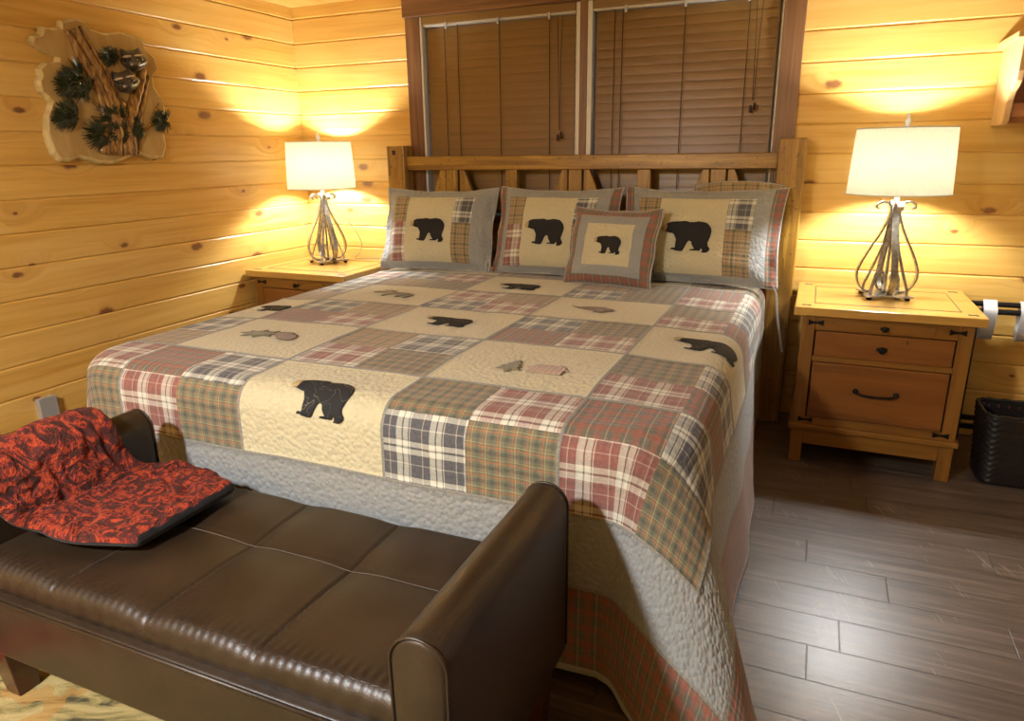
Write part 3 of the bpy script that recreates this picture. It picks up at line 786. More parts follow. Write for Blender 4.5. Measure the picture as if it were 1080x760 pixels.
def mk_bulb():
    m = NT('lit_bulb'); e = m.n('ShaderNodeEmission'); e.inputs[0].default_value = (.96, .98, 1.0, 1); e.inputs[1].default_value = BULB
    m.link(e.outputs[0], m.out.inputs[0]); return m.mat
BULB = 1120.0
BULB_M = mk_bulb()
FIN = plain('clear_finial', (.75, .75, .74), .12, Metallic=.3)
CORDG = plain('grey_flex', (.25, .24, .22), .5)
def lamp(x, y, rz, label):
    t = empty('table_lamp', (x, y, .7015), rz); tag(t, label, 'lamp', 'iron scroll table lamps')
    def P(n_, mat, mb, par=t, **k): return mb.build(n_, mat, par, **k)
    # four-cornered concave base plate
    pl = []
    for k in range(4):
        a = PI/4+k*PI/2
        pl += [(.126*math.cos(a-.10), .126*math.sin(a-.10)), (.132*math.cos(a), .132*math.sin(a)), (.126*math.cos(a+.10), .126*math.sin(a+.10))]
        for d in (.35, .6, PI/4, PI/2-.6, PI/2-.35):
            rr = .126-.056*math.sin(PI*(d-.10)/(PI/2-.2)); pl.append((rr*math.cos(a+d), rr*math.sin(a+d)))
    base = P('base_plate', IRON, MB().prism(pl, lambda a, b_, d: (a, b_, d), .012, .020), bevel=.0015)
    for k in range(4):
        a = PI/4+k*PI/2
        P('foot', BLACKM, MB().lathe([(0, 0), (.010, 0), (.012, .006), (.008, .012), (0, .012)], (.106*math.cos(a), .106*math.sin(a), 0), 14), base)
    def swing(prof, ang, wd, name, mat=IRON):
        pts = catmull([(r*math.cos(ang), r*math.sin(ang), z) for r, z in prof], 7)
        return P(name, mat, MB().strip(pts, (-math.sin(ang), math.cos(ang), 0), wd, .0075 if name == 'outer_strap' else .005), smooth=True, angle=35)
    for k in range(4):
        a = k*PI/2
        swing([(.052, .022), (.082, .028), (.108, .055), (.120, .100), (.108, .150), (.078, .215), (.045, .280), (.024, .335), (.018, .372), (.028, .398), (.050, .407), (.070, .398), (.074, .384), (.062, .378)], a, .026, 'outer_strap')
    for k in range(4):
        a = PI/4+k*PI/2
        swing([(.100, .020), (.098, .045), (.080, .090), (.058, .150), (.036, .215), (.024, .280), (.018, .350)], a, .014, 'inner_strap')
        if k in (0, 2):
            pass
    for a in (PI*.5, PI*1.17, PI*1.83):
        swing([(.006, .022), (.030, .032), (.050, .060), (.052, .090), (.034, .108), (.016, .096), (.014, .078)], a, .010, 'base_scroll')
    P('stem', IRON, MB().lathe([(0, .02), (.006, .02), (.006, .33), (.020, .335), (.020, .375), (.012, .385), (.012, .47), (.018, .475), (.018, .51), (0, .51)], n=20), smooth=True, angle=40)
    sh = P('lamp_shade', SHADE, MB().lathe([(.198, .440), (.186, .702)], n=72), smooth=True)
    s_ = sh.modifiers.new('s', 'SOLIDIFY'); s_.thickness = .0012
    for r, z in ((.198, .440), (.186, .702)):
        P('shade_rim', SHTRIM, MB().tube([(r*math.cos(i*PI/32), r*math.sin(i*PI/32), z) for i in range(64)], .0022, 6, closed=True), sh, smooth=True)
    m_ = MB()
    for k in range(3): a = k*2*PI/3+.4; m_.tube([(0, 0, .700), (.186*math.cos(a), .186*math.sin(a), .700)], .0018, 6)
    for s2 in (-1, 1): m_.tube(catmull([(0, 0, .700), (s2*.05, 0, .66), (s2*.058, 0, .58), (s2*.03, 0, .51), (s2*.016, 0, .49)], 5), .0018, 6)
    P('harp', IRON, m_, sh)
    P('finial', FIN, MB().lathe([(0, .700), (.012, .702), (.014, .708), (.007, .716), (.012, .728), (.009, .738), (.004, .744), (.007, .752), (.004, .759), (0, .760)], n=20), smooth=True)
    P('bulb', BULB_M, MB().lathe([(.012, .51), (.016, .53), (.026, .550), (.030, .570), (.026, .592), (.014, .605), (0, .609)], n=20), smooth=True)
    return t
lampr = lamp(3.322, -.300, R_(9), 'grey iron table lamp with cream drum shade, on the nightstand right of the bed')
lampl = copy_tree(lampr); lampl.location = (.300, -.235, .7015); lampl.rotation_euler = (0, 0, R_(62)); lampl['label'] = 'grey iron table lamp with cream drum shade, in the corner left of the bed'
c_ = MB().tube(catmull([(.30, -.22, 1.10), (.345, -.20, 1.05), (.42, -.15, .93), (.46, -.11, .82), (.44, -.10, .75), (.40, -.10, .712), (.44, -.06, .706), (.50, -.03, .706), (.53, -.012, .690), (.535, -.010, .60)], 6), .0022, 6)
o = c_.build('cord', CORDG, lampl, smooth=True)
bpy.context.view_layer.update(); o.matrix_parent_inverse = lampl.matrix_world.inverted()

# ------------------------------------------------------------------ bench
def mk_leather():
    m = NT('dark_brown_leather'); co_ = m.coord()
    f = m.voro(co_, 260, 'F1')['Distance']; n = m.noise(co_, 7, 3)
    c = m.ramp(n, [(.3, (.017, .0095, .0045)), (.7, (.030, .0175, .0085))])
    h = m.math('ADD', m.math('MULTIPLY', f, .25), m.math('MULTIPLY', m.noise(co_, 14, 3), 1.0))
    m.bsdf(c, m.math('MULTIPLY_ADD', n, .16, .36), m.bump(h, .22, .004), Coat_Weight=.04, Coat_Roughness=.3); return m.mat
LEA = mk_leather(); THREAD = plain('tan_stitching', (.085, .065, .045), .7)
bench = empty('bench', (1.88, -2.66, 0)); tag(bench, 'dark brown leather bench with raised rolled arms at the foot of the bed', 'bench')
BNI = Matrix.Translation((-1.88, 2.66, 0))
def np_(name, mat, mb, **k):
    o = mb.build(name, mat, bench, **k); o.matrix_parent_inverse = BNI; return o
AX = [(1.188, 1.292), (2.468, 2.572)]; AY0, AY1, AZ = -2.945, -2.372, .622
BX0, BX1 = 1.294, 2.466
for a, b_ in AX:
    r = (b_-a)/2; cx = (a+b_)/2; pf = [(cx-r, .19), (cx+r, .19)]
    pf2 = [(cx+r*math.cos(t_), AZ-r+r*math.sin(t_)) for t_ in [i*PI/14 for i in range(15)]]
    prof = [(cx-r*.96, .20), (cx+r*.96, .20)]+pf2
    m_ = MB(); n = len(prof); ysn = [AY0, AY0+.004, AY0+.012]+[AY0+.03+(AY1-AY0-.06)*i/10 for i in range(11)]+[AY1-.012, AY1-.004, AY1]
    ins = [.010, .003, 0]+[0]*11+[0, .003, .010]
    vs = []
    for y, q_ in zip(ysn, ins):
        for x, z in prof:
            dx, dz = x-cx, z-.42
            vs.append((x-q_*(1 if dx > 0 else -1 if dx < 0 else 0)*min(1, abs(dx)/r*1.5), y, z-q_*(1 if z > AZ-r else 0)*(z-AZ+r)/r + .002*noise.noise(Vector((x*20, y*9, z*9)))))
    fs = []
    for i in range(len(ysn)-1):
        for k in range(n): fs.append((i*n+k, i*n+(k+1) % n, (i+1)*n+(k+1) % n, (i+1)*n+k))
    fs += [tuple(range(n)), tuple(range((len(ysn)-1)*n, len(ysn)*n))]
    m_.add(vs, fs); arm = np_('arm', LEA, m_, smooth=True, angle=50)
    for yy in (AY0+.004, AY1-.004):
        w2 = MB().tube([(cx-r*.97, yy, .21)]+[(cx+r*.985*math.cos(PI-i*PI/14), yy, AZ-r+r*.985*math.sin(i*PI/14)) for i in range(15)]+[(cx+r*.97, yy, .21)], .0032, 6)
        o = w2.build('welt', LEA, arm, smooth=True)
SX = [1.565, 1.848, 2.130]; SYM = -2.588; SF, SB = -2.905, -2.36
def seat_z(x, y):
    z = .445
    dsx = min(abs(x-s_) for s_ in SX); dsy = abs(y-SYM)
    z += .007*(1-math.exp(-(dsx/.05)**2))*1+.007*(1-math.exp(-(dsy/.06)**2))-.014
    z -= .004*math.exp(-(dsx/.004)**2)+.004*math.exp(-(dsy/.004)**2)
    z += .0022*noise.noise(Vector((x*7, y*7, 2)))
    # puckers radiating from the front seam and from the cross seams
    fr = math.exp(-((y+2.872)/.022)**2)
    z += .0013*fr*math.sin(x*2*PI/.021+1.2*math.sin(x*9))
    z += .0018*math.exp(-(dsx/.03)**2)*math.exp(-((y+2.80)/.06)**2)*math.sin(y*2*PI/.018)
    return z
m_ = MB(); NXs = 300; xs = [BX0+(BX1-BX0)*i/NXs for i in range(NXs+1)]
prof_y = []
for t_ in (0, .25, .5, .75): prof_y.append(('F', t_))
ysn = [SF+.035+(SB-.03-SF-.035)*i/64 for i in range(65)]
cols = []
for x in xs:
    col_ = []
    zt = seat_z(x, SF+.045)
    for (yy, zz) in ((SF+.006, .378), (SF+.001, .390), (SF, .402), (SF+.002, .414)): col_.append((x, yy+.0012*math.sin(x*2*PI/.05), zz))
    for ph in (.25, .5, .75): col_.append((x, SF+.035-.033*math.cos(ph*PI/2), .412+(zt-.412)*math.sin(ph*PI/2)))
    for y in ysn: col_.append((x, y, seat_z(x, y)))
    col_ += [(x, SB-.01, .425), (x, SB, .405), (x, SB, .378)]
    cols.append(col_)
n = len(cols[0]); vs = [p for c2 in cols for p in c2]
fs = [(i*n+k, (i+1)*n+k, (i+1)*n+k+1, i*n+k+1) for i in range(NXs) for k in range(n-1)]
fs += [(i*n, i*n+n-1, (i+1)*n+n-1, (i+1)*n) for i in range(NXs)]
fs += [tuple(range(n)), tuple(range(NXs*n, NXs*n+n))]
m_.add(vs, fs); seat = np_('seat_cushion', LEA, m_, smooth=True, angle=60)
m_ = MB(); m_.tube([(x, SYM-.006, seat_z(x, SYM-.006)+.0008) for x in xs[::6]], .0011, 5)
for s_ in SX: m_.tube([(s_+.005, y, seat_z(s_+.005, y)+.0006) for y in ysn[1::4]], .0007, 5)
m_.build('stitching', THREAD, seat)
o = MB().tube([(x, SF+.024+.0012*math.sin(x*2*PI/.021), seat_z(x, SF+.04)-.004) for x in xs[::3]], .0022, 6).build('welt', LEA, seat, smooth=True)
np_('base', LEA, MB().box(BX0-.001, BX1+.001, -2.922, -2.385, .212, .378, b=.009), smooth=True, angle=60)
lidw = np_('base_edge_welt', LEA, MB().tube([(BX0, -2.921, .372), (BX1, -2.921, .372)], .005, 8), smooth=True)
for x in (1.24, 2.52):
    for y in (-2.845, -2.455):
        m_ = MB(); a, b_ = .038, .026; s_ = 1 if y < -2.6 else -1
        vs = [(x+dx*a, y+dy*a, .215) for dx, dy in ((-1, -1), (1, -1), (1, 1), (-1, 1))]+[(x+dx*b_, y+.010*s_+dy*b_, .0112) for dx, dy in ((-1, -1), (1, -1), (1, 1), (-1, 1))]
        m_.add(vs, [(0, 1, 2, 3), (7, 6, 5, 4)]+[(i, i+4, (i+1) % 4+4, (i+1) % 4) for i in range(4)])
        np_('leg', LEGW, m_, bevel=.003)

# ------------------------------------------------------------------ fur throw over the left arm
def mk_fur():
    m = NT('red_sculpted_plush'); uv = m.coord('UV')
    n1 = m.noise(uv, 15, 3, .55, 2.2); n2 = m.noise(uv, 70, 3, .7, .5)
    d = m.math('ABSOLUTE', m.math('SUBTRACT', n1, .5))
    c = m.ramp(m.math('ADD', m.math('MULTIPLY', d, 2.6), m.math('MULTIPLY', m.math('SUBTRACT', n2, .5), 1.0)),
               [(.02, (.40, .045, .008)), (.11, (.19, .010, .004)), (.21, (.045, .003, .004)), (.5, (.010, .001, .002))])
    f = m.noise(uv, 420, 2)
    c = m.mix(m.math('MULTIPLY', f, .16), c, (.42, .07, .015))
    h = m.math('ADD', m.math('MULTIPLY', d, -2.2), m.math('ADD', m.math('MULTIPLY', f, .5), m.math('MULTIPLY', n2, .5)))
    m.bsdf(c, .85, m.bump(h, .9, .012), Sheen_Weight=.05, Sheen_Roughness=.4, Sheen_Tint=(.9, .2, .1, 1)); return m.mat
FUR = mk_fur(); FURB = plain('black_blanket_backing', (.006, .005, .007), .9, Sheen_Weight=.1)
def blanket():
    # path across x over the arm: (x, z of the underside)
    path = catmull([(1.165, 0, .32), (1.168, 0, .46), (1.172, 0, .56), (1.192, 0, .618), (1.24, 0, .636), (1.285, 0, .616), (1.312, 0, .555), (1.345, 0, .49), (1.40, 0, .464), (1.48, 0, .457), (1.56, 0, .456), (1.62, 0, .458), (1.655, 0, .459)], 8)
    NS = len(path); NV = 54
    L = [0]
    for a, b_ in zip(path[:-1], path[1:]): L.append(L[-1]+(b_-a).length)
    def edges(i):
        x = path[i].x; s_ = L[i]/L[-1]
        yb = lerp(lerp(-2.50, -2.385, smooth((x-1.30)/.12)), -2.43, smooth((x-1.5)/.15)) if x > 1.2 else lerp(-2.56, -2.50, smooth((L[i]-.2)/.2))
        yf = lerp(-2.885, -2.80, smooth((x-1.25)/.15)); yf = lerp(yf, -2.755, smooth((x-1.45)/.2))
        end = max(0, (x-1.60)/.075)
        return yb-.030*end**3, yf+.035*end**3
    V = []; uv = []
    def P(i, k, top):
        yb, yf = edges(i); t = k/NV; y = lerp(yb, yf, t); p = path[i]
        a, b_ = path[max(i-1, 0)], path[min(i+1, NS-1)]; tg = (b_-a).normalized(); nr = Vector((-tg.z, 0, tg.x))
        base = Vector((p.x, y, p.z))
        e = min(t, 1-t)*(abs(yf-yb))/.020; e2 = min(L[i], L[-1]-L[i])/.012
        rim = math.sqrt(max(0, 1-(1-min(1, e))**2))*math.sqrt(max(0, 1-(1-min(1, e2))**2))
        bul = .006*noise.noise(Vector((p.x*6, y*6, 3)))+.006
        if not top: return base+nr*(.003+.014*(1-rim))
        U = L[i]; q_ = Vector((U*13, y*13, 0))
        w_ = noise.noise(q_+Vector((noise.noise(q_*.8)*1.6, noise.noise(q_*.8+Vector((5, 5, 5)))*1.6, 0)))
        th = (.050 if p.x < 1.4 else .046)+bul-.016*abs(w_)*1.5+.0035*noise.noise(Vector((U*70, y*70, 1)))+.003*noise.noise(Vector((U*150, y*150, 7)))
        return base+nr*(.003+.014*(1-rim)+(th-.014)*rim)
    m_ = MB(); m_.uv = []
    for top in (True, False):
        for i in range(NS):
            for k in range(NV+1): m_.v.append(tuple(P(i, k, top))); m_.uv.append((L[i], edges(i)[0]+(edges(i)[1]-edges(i)[0])*k/NV))
    N_ = NS*(NV+1)
    for i in range(NS-1):
        for k in range(NV):
            a = i*(NV+1)+k
            m_.f.append((a, a+1, a+NV+2, a+NV+1)); m_.m.append(0 if i < NS-3 else 1)
            m_.f.append((N_+a, N_+a+1, N_+a+NV+2, N_+a+NV+1)); m_.m.append(1)
    ring = [k for k in range(NV+1)]+[i*(NV+1)+NV for i in range(1, NS)]+[(NS-1)*(NV+1)+k for k in range(NV-1, -1, -1)]+[i*(NV+1) for i in range(NS-2, 0, -1)]
    for k in range(len(ring)):
        a, b_ = ring[k], ring[(k+1) % len(ring)]; m_.f.append((a, b_, b_+N_, a+N_)); m_.m.append(1)
    o = m_.build('throw_blanket', [FUR, FURB], smooth=True)
    s_ = o.modifiers.new('s', 'SUBSURF'); s_.levels = 1; s_.render_levels = 1
    tag(o, 'red plush throw with a black backing, folded over the left arm of the leather bench', 'blanket')
blanket()

# ------------------------------------------------------------------ rug
def mk_rug():
    m = NT('woven_lodge_rug'); X, Y, Z = m.sep(m.coord())[:3]
    v = m.comb(m.math('ADD', m.math('MULTIPLY', X, 6.0), m.math('MULTIPLY', Y, 3.0)), m.math('MULTIPLY', m.math('SUBTRACT', Y, m.math('MULTIPLY', X, .45)), 26.0), 0)
    n = m.noise(v, 1.0, 4, .6, .6); f = m.noise(m.coord(), 350, 2); big = m.noise(m.coord(), 9, 2)
    c = m.ramp(n, [(.36, (.03, .03, .015)), (.42, (.22, .17, .06)), (.52, (.38, .29, .11)), (.66, (.44, .34, .15))])
    c = m.mix(m.math('MULTIPLY', m.math('GREATER_THAN', big, .58), .5), c, (.40, .17, .02))
    c = m.mix(m.math('MULTIPLY', f, .3), c, (.18, .14, .05))
    c = m.mix(m.math('MAXIMUM', m.math('LESS_THAN', X, 1.10), m.math('GREATER_THAN', Y, -2.62)), c, (.30, .03, .015))
    m.bsdf(c, .95, m.bump(m.math('ADD', f, n), .5, .004)); return m.mat
RUG = mk_rug()
tag(MB().box(.80, 2.56, -4.3, -2.42, .001, .011, b=.003).build('rug', RUG), 'yellow and olive woven rug with a red border under the bench', 'rug')

# ------------------------------------------------------------------ wall carving (left wall)
def mk_art(name, c1, c2, c3, freq, rough=.3, coat=.5):
    m = NT(name); X, Y, Z = m.sep(m.coord())[:3]
    g = m.noise(m.comb(0.0, m.math('MULTIPLY', Y, freq), m.math('MULTIPLY', Z, freq*.22)), 1.0, 4, .6, .7)
    m.bsdf(m.ramp(g, [(.3, c1), (.5, c2), (.72, c3)]), rough, m.bump(g, .2, .004), Coat_Weight=coat, Coat_Roughness=.12); return m.mat
SLAB = mk_art('varnished_slab', (.42, .26, .085), (.50, .33, .12), (.58, .41, .18), 14)
BARKE = mk_art('pale_live_edge', (.50, .36, .12), (.68, .53, .24), (.76, .62, .33), 30, .45, .2)
TRUNK = mk_art('carved_trunk', (.03, .012, .004), (.26, .12, .022), (.55, .32, .08), 75)
NEED = mk_art('dark_pine_needles', (.008, .014, .006), (.018, .03, .012), (.035, .05, .02), 80)
RACC = mk_art('raccoon_grey', (.02, .018, .015), (.06, .05, .04), (.12, .10, .075), 90)
RACL = plain('raccoon_pale', (.66, .52, .34), .4); RACK = plain('raccoon_dark', (.008, .007, .006), .25, Coat_Weight=.5)
def ay(px, py):
    # perspective fit of the measured outline
    X, Y = px/4.0, py/4.0
    # ray through the surveyed camera onto the wall plane x = .02, done once here to size the carving
    d = F+Rr*((X-540)/733.65)+Uu*((380-Y)/733.65); t = (.02-CAM[0])/d.x
    return (CAM[1]+d.y*t, CAM[2]+d.z*t)
OUT = [(170,110),(205,118),(250,112),(250,86),(300,75),(350,85),(372,118),(430,140),(500,132),(545,145),(600,165),(612,205),(650,240),(666,288),(640,322),(650,370),(690,430),(700,500),(692,570),(700,620),(690,665),(640,672),(600,655),(575,650),(540,668),(480,692),(420,690),(330,665),(290,682),(250,680),(220,650),(205,610),(192,560),(190,500),(212,430),(165,385),(155,340),(165,320),(155,290),(185,262),(238,258),(240,240),(195,222),(150,200),(122,175),(130,150),(165,140)]
oy = [ay(*p) for p in OUT]
cyy = sum(p[0] for p in oy)/len(oy); czz = sum(p[1] for p in oy)/len(oy)
art = empty('wall_carving', (0, cyy, czz)); tag(art, 'live-edge wood carving of two raccoons in a pine tree on the left wall', 'wall carving')
AI = Matrix.Translation((0, -cyy, -czz))
def ap(name, mat, mb, par=None, **k):
    o = mb.build(name, mat, par or art, **k)
    if par is None: o.matrix_parent_inverse = AI
    return o
m_ = MB(); n = len(oy)
# dense wobbly outline
den = []
for i in range(n):
    a, b_ = oy[i], oy[(i+1) % n]
    for k in range(4):
        t_ = k/4; w_ = .003*noise.noise(Vector((i*3.1, k*2.7, 0)))
        den.append((lerp(a[0], b_[0], t_)+w_, lerp(a[1], b_[1], t_)+w_))
def inset(P, s_): return [(cyy+(y-cyy)*s_, czz+(z-czz)*s_) for y, z in P]
L0, L1, L2, L3 = inset(den, 1.0), inset(den, 1.0), inset(den, .975), inset(den, .955)
vs = [(.001, y, z) for y, z in L0]+[(.018, y, z) for y, z in L1]+[(.030, y, z) for y, z in L2]+[(.033, y, z) for y, z in L3]; N4 = len(den)
for lvl in range(3): m_.add([], []) 
m_.v = vs
for lvl in range(3):
    for i in range(N4): m_.f.append((lvl*N4+i, lvl*N4+(i+1) % N4, (lvl+1)*N4+(i+1) % N4, (lvl+1)*N4+i)); m_.m.append(1 if lvl < 2 else 1)
m_.f.append(tuple(range(3*N4, 4*N4))); m_.m.append(0); m_.f.append(tuple(range(N4))); m_.m.append(0)
ap('slab', [SLAB, BARKE], m_)
def limb(pts, rad, mat, name, depth=.036, seg=8):
    p3 = catmull([(depth+(pp[2] if len(pp) > 2 else 0), *ay(pp[0], pp[1])) for pp in pts], 6)
    nn = len(p3); rr = [lerp(rad[0], rad[1], i/(nn-1))*(1+.10*math.sin(i*1.7)) for i in range(nn)]
    return MB().tube(p3, rr, seg)
m_ = MB()
for pts, rad in ((([300,120],[345,200],[400,290],[440,370],[470,450],[480,560],[470,650]), (.016, .034)),
                 (([285,150],[320,240],[370,320],[410,400],[430,480],[430,560],[425,650]), (.008, .024)),
                 (([325,110],[370,190],[410,260],[450,330],[480,400],[510,470]), (.008, .018)),
                 (([590,290],[580,350],[560,420],[540,500],[525,580],[520,650]), (.022, .030)),
                 (([620,320],[600,380],[590,440],[575,500],[560,570],[550,640]), (.010, .014)),
                 (([500,430],[500,500],[495,570],[500,655]), (.022, .022)),
                 (([270,130],[310,190],[350,260],[395,330],[425,400],[455,480],[450,650]), (.010, .026)),
                 (([470,440],[520,500],[545,580],[548,655]), (.018, .024)),
                 (([545,400],[530,460],[515,520],[505,600]), (.010, .012)),
                 (([405,230],[425,270],[445,310]), (.006, .007))):
    s_ = limb(pts, rad, None, None, .034); m_.add(s_.v, s_.f)
tr = ap('carved_trunk', TRUNK, m_, smooth=True)
for pts in (([660,435],[635,480],[620,530],[590,570],[570,650]), ([330,375],[360,410],[400,450]), ([340,260],[360,300],[380,340])):
    ap('carved_branch', TRUNK, limb(pts, (.004, .007), None, None, .040, 6), smooth=True)
for (cx, cy2, rr, a0, a1) in ((330, 335, 95, 100, 290), (310, 480, 75, 110, 260), (460, 500, 85, 0, 360), (480, 560, 75, 180, 360), (345, 400, 80, 60, 200), (445, 240, 45, 0, 360), (570, 530, 55, 100, 300), (668, 510, 50, 30, 330), (290, 350, 80, 110, 260), (275, 490, 70, 120, 250), (420, 560, 80, 120, 300), (520, 540, 70, 300, 420)):
    m_ = MB(); N3 = 130
    for k in range(N3):
        a = R_(lerp(a0, a1, random.random())); q_ = 1.15*rr*random.uniform(.45, 1.0)
        s0 = ay(cx+random.uniform(-8, 8), cy2+random.uniform(-8, 8)); s1_ = ay(cx+q_*math.cos(a), cy2-q_*math.sin(a))
        h = random.uniform(.0, .012)
        m_.tube([(.040, *s0), (.052+h, (s0[0]+s1_[0])/2, (s0[1]+s1_[1])/2), (.040+h*.3, *s1_)], [.0018, .0028, .0010], 4)
    ap('needle_cluster', NEED, m_)
def raccoon(cx, cy2, R3, tilt):
    c0 = ay(cx, cy2); m_ = MB(); V = Vector((.048, *c0)); bm = bmesh.new()
    bmesh.ops.create_uvsphere(bm, u_segments=20, v_segments=14, radius=1)
    for v in bm.verts:
        x, y, z = v.co
        # local: x out of wall, y sideways, z up; cheeks wide, muzzle pushed out and down
        w_ = 1.0+.22*math.exp(-((z+.1)/.4)**2); mz = math.exp(-((y)/.32)**2-((z+.38)/.30)**2) if x > 0 else 0
        v.co = Vector((x*.75+mz*.62, y*w_, z*.88-.10*mz))
    # ears pulled up out of the same surface
    for v in bm.verts:
        for s_ in (-1, 1):
            d = math.hypot(v.co.y-s_*.62, v.co.z-.60)
            if d < .36: v.co += Vector((.08, s_*.14, .50))*(1-d/.36)
    rt = Matrix.Rotation(R_(-32), 4, 'Z') @ Matrix.Rotation(tilt, 4, 'X')
    for v in bm.verts: v.co = V+(rt @ (v.co*R3))
    bm.verts.index_update(); m_.add([v.co for v in bm.verts], [[v.index for v in f.verts] for f in bm.faces]); bm.free()
    h = ap('raccoon_head', RACC, m_, smooth=True)
    def blob(x, y, z, sx_, sy_, sz_, mat, nm):
        b2 = MB().lathe([(0, -1), (.5, -.87), (.87, -.5), (1, 0), (.87, .5), (.5, .87), (0, 1)], n=12)
        b2.v = [tuple(V+(rt @ (Vector((x+a*sx_, y+b_*sy_, z+c2*sz_))*R3))) for a, b_, c2 in b2.v]
        lab(b2.build(nm, mat, h, smooth=True), nm.replace('_', ' ')); h.children[-1].matrix_parent_inverse = Matrix()
    for s_ in (-1, 1):
        blob(.58, s_*.42, .02, .26, .36, .20, RACK, 'dark_eye_patch')
        blob(.60, s_*.46, .33, .18, .42, .10, RACL, 'pale_brow')
        blob(.80, s_*.26, -.34, .20, .17, .13, RACL, 'pale_cheek')
    blob(1.22, 0, -.44, .10, .12, .09, RACK, 'black_nose')
raccoon(543, 258, .052, .15); raccoon(510, 348, .052, .25)

# ------------------------------------------------------------------ outlet on the left wall
ou = empty('wall_outlet', (0, -1.886, .28)); tag(ou, 'grey metal outlet cover low on the left wall above the bench', 'wall outlet')
OI = Matrix.Translation((0, 1.886, -.28))
STEEL = plain('brushed_steel', (.50, .50, .48), .35, Metallic=.4)
for nm, mat, m_ in (('box', STEEL, MB().box(-.012, .030, -1.921, -1.851, .222, .338, b=.002)), ('cover_plate', STEEL, MB().box(.030, .034, -1.924, -1.848, .219, .341, b=.0015)),
                    ):
    o = m_.build(nm, mat, ou); o.matrix_parent_inverse = OI

# ------------------------------------------------------------------ wall shelf, top right
SHW = {a: mk_wood('shelf_pine_'+a, (.62, .36, .13), (.74, .47, .20), (.82, .58, .29), a, .35, 22, .3) for a in 'xyz'}
BACKP = mk_wood('shelf_back_wood', (.30, .10, .03), (.42, .16, .05), (.50, .22, .08), 'x', .4, 20, .3)
sh = empty('wall_shelf', (4.05, 0, 1.41)); tag(sh, 'pale pine wall shelf with a curved side bracket, above the right table lamp', 'shelf')
SI = Matrix.Translation((-4.05, 0, -1.41))
def sp_(n_, mat, mb, **k):
    o = mb.build(n_, mat, sh, **k); o.matrix_parent_inverse = SI; return o
side = [(0, 1.41), (-.20, 1.41), (-.225, 1.425), (-.235, 1.455), (-.245, 1.50), (-.27, 1.53), (-.31, 1.545), (-.335, 1.565), (-.345, 1.60), (-.345, 1.715), (0, 1.715)]
for x in (3.662, 4.50):
    sp_('side_bracket', SHW['z'], MB().prism(side, lambda a, b_, d: (d, a-.001, b_), x, x+.022), bevel=.003)
sp_('shelf_board', SHW['x'], MB().box(3.64, 4.544, -.36, -.001, 1.715, 1.738, b=.003))
sp_('back_board', BACKP, MB().box(3.684, 4.50, -.02, -.001, 1.42, 1.715))
sp_('peg_rail', BACKP, MB().box(3.684, 4.50, -.22, -.20, 1.44, 1.49, b=.003))

# ------------------------------------------------------------------ folded luggage rack behind the nightstand
rk = empty('luggage_rack', (3.95, -.1, 0)); tag(rk, 'folded black luggage rack with white webbing straps, against the wall right of the nightstand', 'luggage rack')
RI = Matrix.Translation((-3.95, .1, 0)); BLK = plain('black_painted_wood', (.012, .011, .012), .3); STR = plain('white_webbing', (.62, .60, .57), .7)
def rp(n_, mat, mb, **k):
    o = mb.build(n_, mat, rk, **k); o.matrix_parent_inverse = RI; return o
for y, z in ((-.085, .657), (-.118, .630)): rp('top_bar', BLK, MB().tube([(3.672, y, z), (4.27, y, z)], .0125, 12), smooth=True, angle=50)
for x in (3.69, 4.25):
    rp('leg', BLK, MB().box(x-.011, x+.011, -.096, -.074, .012, .65, b=.003)); rp('leg', BLK, MB().box(x-.011+.024, x+.011+.024, -.134, -.112, .012, .62, b=.003))
for y, z in ((-.085, .12), (-.123, .09)): rp('stretcher', BLK, MB().box(3.68, 4.29, y-.009, y+.009, z-.012, z+.012, b=.003))
for x in (3.762, 3.900, 4.04, 4.18):
    pts = catmull([(x, -.070, .640), (x, -.072, .667), (x, -.088, .674), (x, -.118, .650), (x, -.135, .632), (x, -.132, .575), (x, -.118, .520), (x, -.092, .500), (x, -.072, .525), (x, -.068, .60), (x, -.070, .640)], 5)
    rp('strap', STR, MB().strip(pts, (1, 0, 0), .052, .0025), smooth=True, angle=40)

# ------------------------------------------------------------------ wicker bin
WICK = mk_wood('black_wicker', (.004, .004, .003), (.009, .008, .007), (.018, .017, .014), 'x', .45, 60, .1)
REDW = plain('dark_red_lacing', (.10, .012, .012), .6)
def rrect(hx, hy, r, n=14):
    P = []
    for k, (sx_, sy_) in enumerate(((1, 1), (-1, 1), (-1, -1), (1, -1))):
        for i in range(n+1):
            a = k*PI/2+i*PI/2/n; P.append((sx_*(hx-r)+r*math.cos(a), sy_*(hy-r)+r*math.sin(a)))
    out = []
    for a, b_ in zip(P, P[1:]+P[:1]):
        d = math.hypot(b_[0]-a[0], b_[1]-a[1]); q_ = max(1, int(d/.012))
        out += [(lerp(a[0], b_[0], i/q_), lerp(a[1], b_[1], i/q_)) for i in range(q_)]
    return out
bn = empty('waste_basket', (3.872, -.455, 0)); tag(bn, 'black woven waste basket on the floor by the luggage rack', 'waste basket')
ref = rrect(.15, .115, .05); NB = len(ref)
m_ = MB(); H = .30; rows = 46; vs = []
cum = [0]
for a, b_ in zip(ref[:-1], ref[1:]): cum.append(cum[-1]+math.hypot(b_[0]-a[0], b_[1]-a[1]))
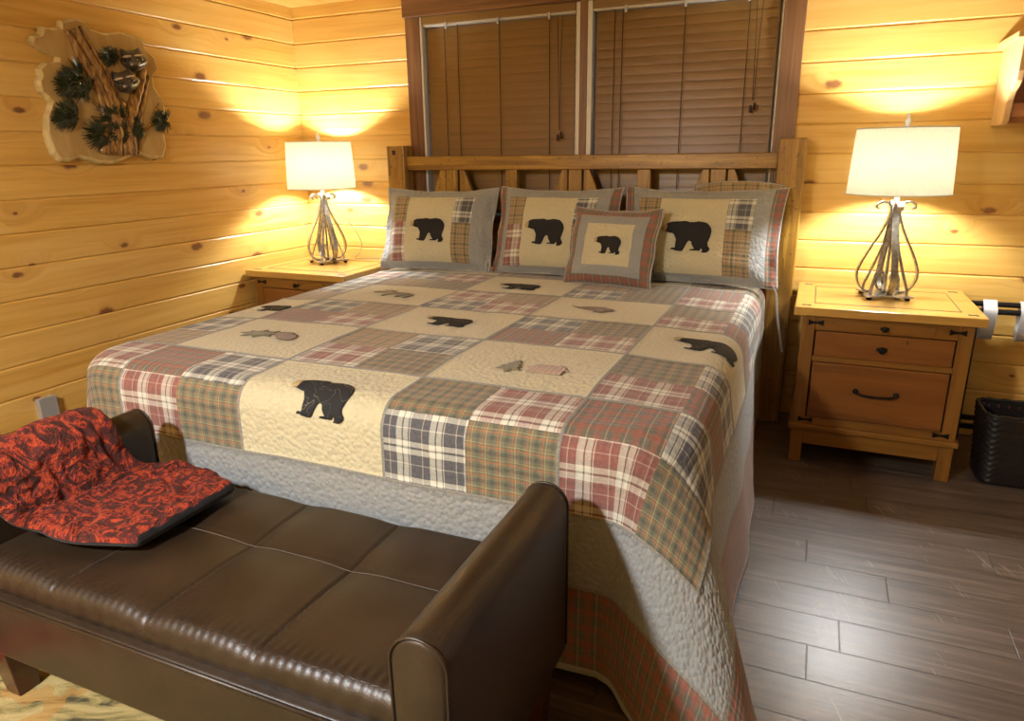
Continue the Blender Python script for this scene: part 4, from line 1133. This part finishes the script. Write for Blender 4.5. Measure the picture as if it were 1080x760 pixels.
for j in range(rows+1):
    z = .004+(H-.012)*j/rows; s_ = lerp(.86, 1.0, j/rows)
    for i, (x, y) in enumerate(ref):
        l = math.hypot(x, y); wv = .0035*math.sin(cum[i]*2*PI/.036+(PI if (j//2) % 2 else 0))*(1 if j % 2 else .3)
        vs.append((x*s_+x/l*wv, y*s_+y/l*wv, z))
fs = [(j*NB+i, j*NB+(i+1) % NB, (j+1)*NB+(i+1) % NB, (j+1)*NB+i) for j in range(rows) for i in range(NB)]+[tuple(range(NB))]
m_.add(vs, fs); o = m_.build('basket_wall', WICK, bn, smooth=True); s_ = o.modifiers.new('s', 'SOLIDIFY'); s_.thickness = .006
MB().tube([(x, y, H-.004+.0015*math.sin(i*1.3)) for i, (x, y) in enumerate(ref)], .008, 8, closed=True).build('rim', WICK, bn, smooth=True)
m_ = MB()
for q_ in range(0, NB, 3):
    x, y = ref[q_]; l = math.hypot(x, y); m_.tube([(x*.975, y*.975, H-.035), (x*.985, y*.985, H-.025)], .0035, 6)
lab(m_.build('lacing', REDW, bn), 'dark red lacing below the rim')

# ------------------------------------------------------------------ light
def area(name, loc, rot, size, power, color, shape='DISK', sy_=None):
    l = bpy.data.lights.new(name, 'AREA'); l.energy = power; l.color = color; l.shape = shape; l.size = size
    if sy_: l.size_y = sy_
    o = bpy.data.objects.new(name, l); COL.objects.link(o); o.location = loc; o.rotation_euler = rot; return o
area('ceiling_lamp', (1.62, -4.3, 2.12), (0, 0, 0), .24, 118, (.94, .97, 1.0))
area('cool_fill', (4.84, -1.3, 1.35), (R_(90), 0, R_(90)), .9, 3.5, (.62, .80, 1.0), 'RECTANGLE', 1.7)  # weak bluish fill added to cool the floor and quilt side; no opening here
w_ = bpy.data.worlds.new('night'); SC.world = w_; w_.use_nodes = True
w_.node_tree.nodes['Background'].inputs[0].default_value = (.30, .38, .5, 1); w_.node_tree.nodes['Background'].inputs[1].default_value = .25
SC.view_settings.view_transform = 'Standard'; SC.view_settings.look = 'None'; SC.view_settings.gamma = 1
SC.view_settings.use_curve_mapping = False; SC.view_settings.exposure = 0.12
SC.cycles.use_denoising = True; SC.cycles.max_bounces = 8; SC.cycles.diffuse_bounces = 2
SC.cycles.sample_clamp_indirect = 6
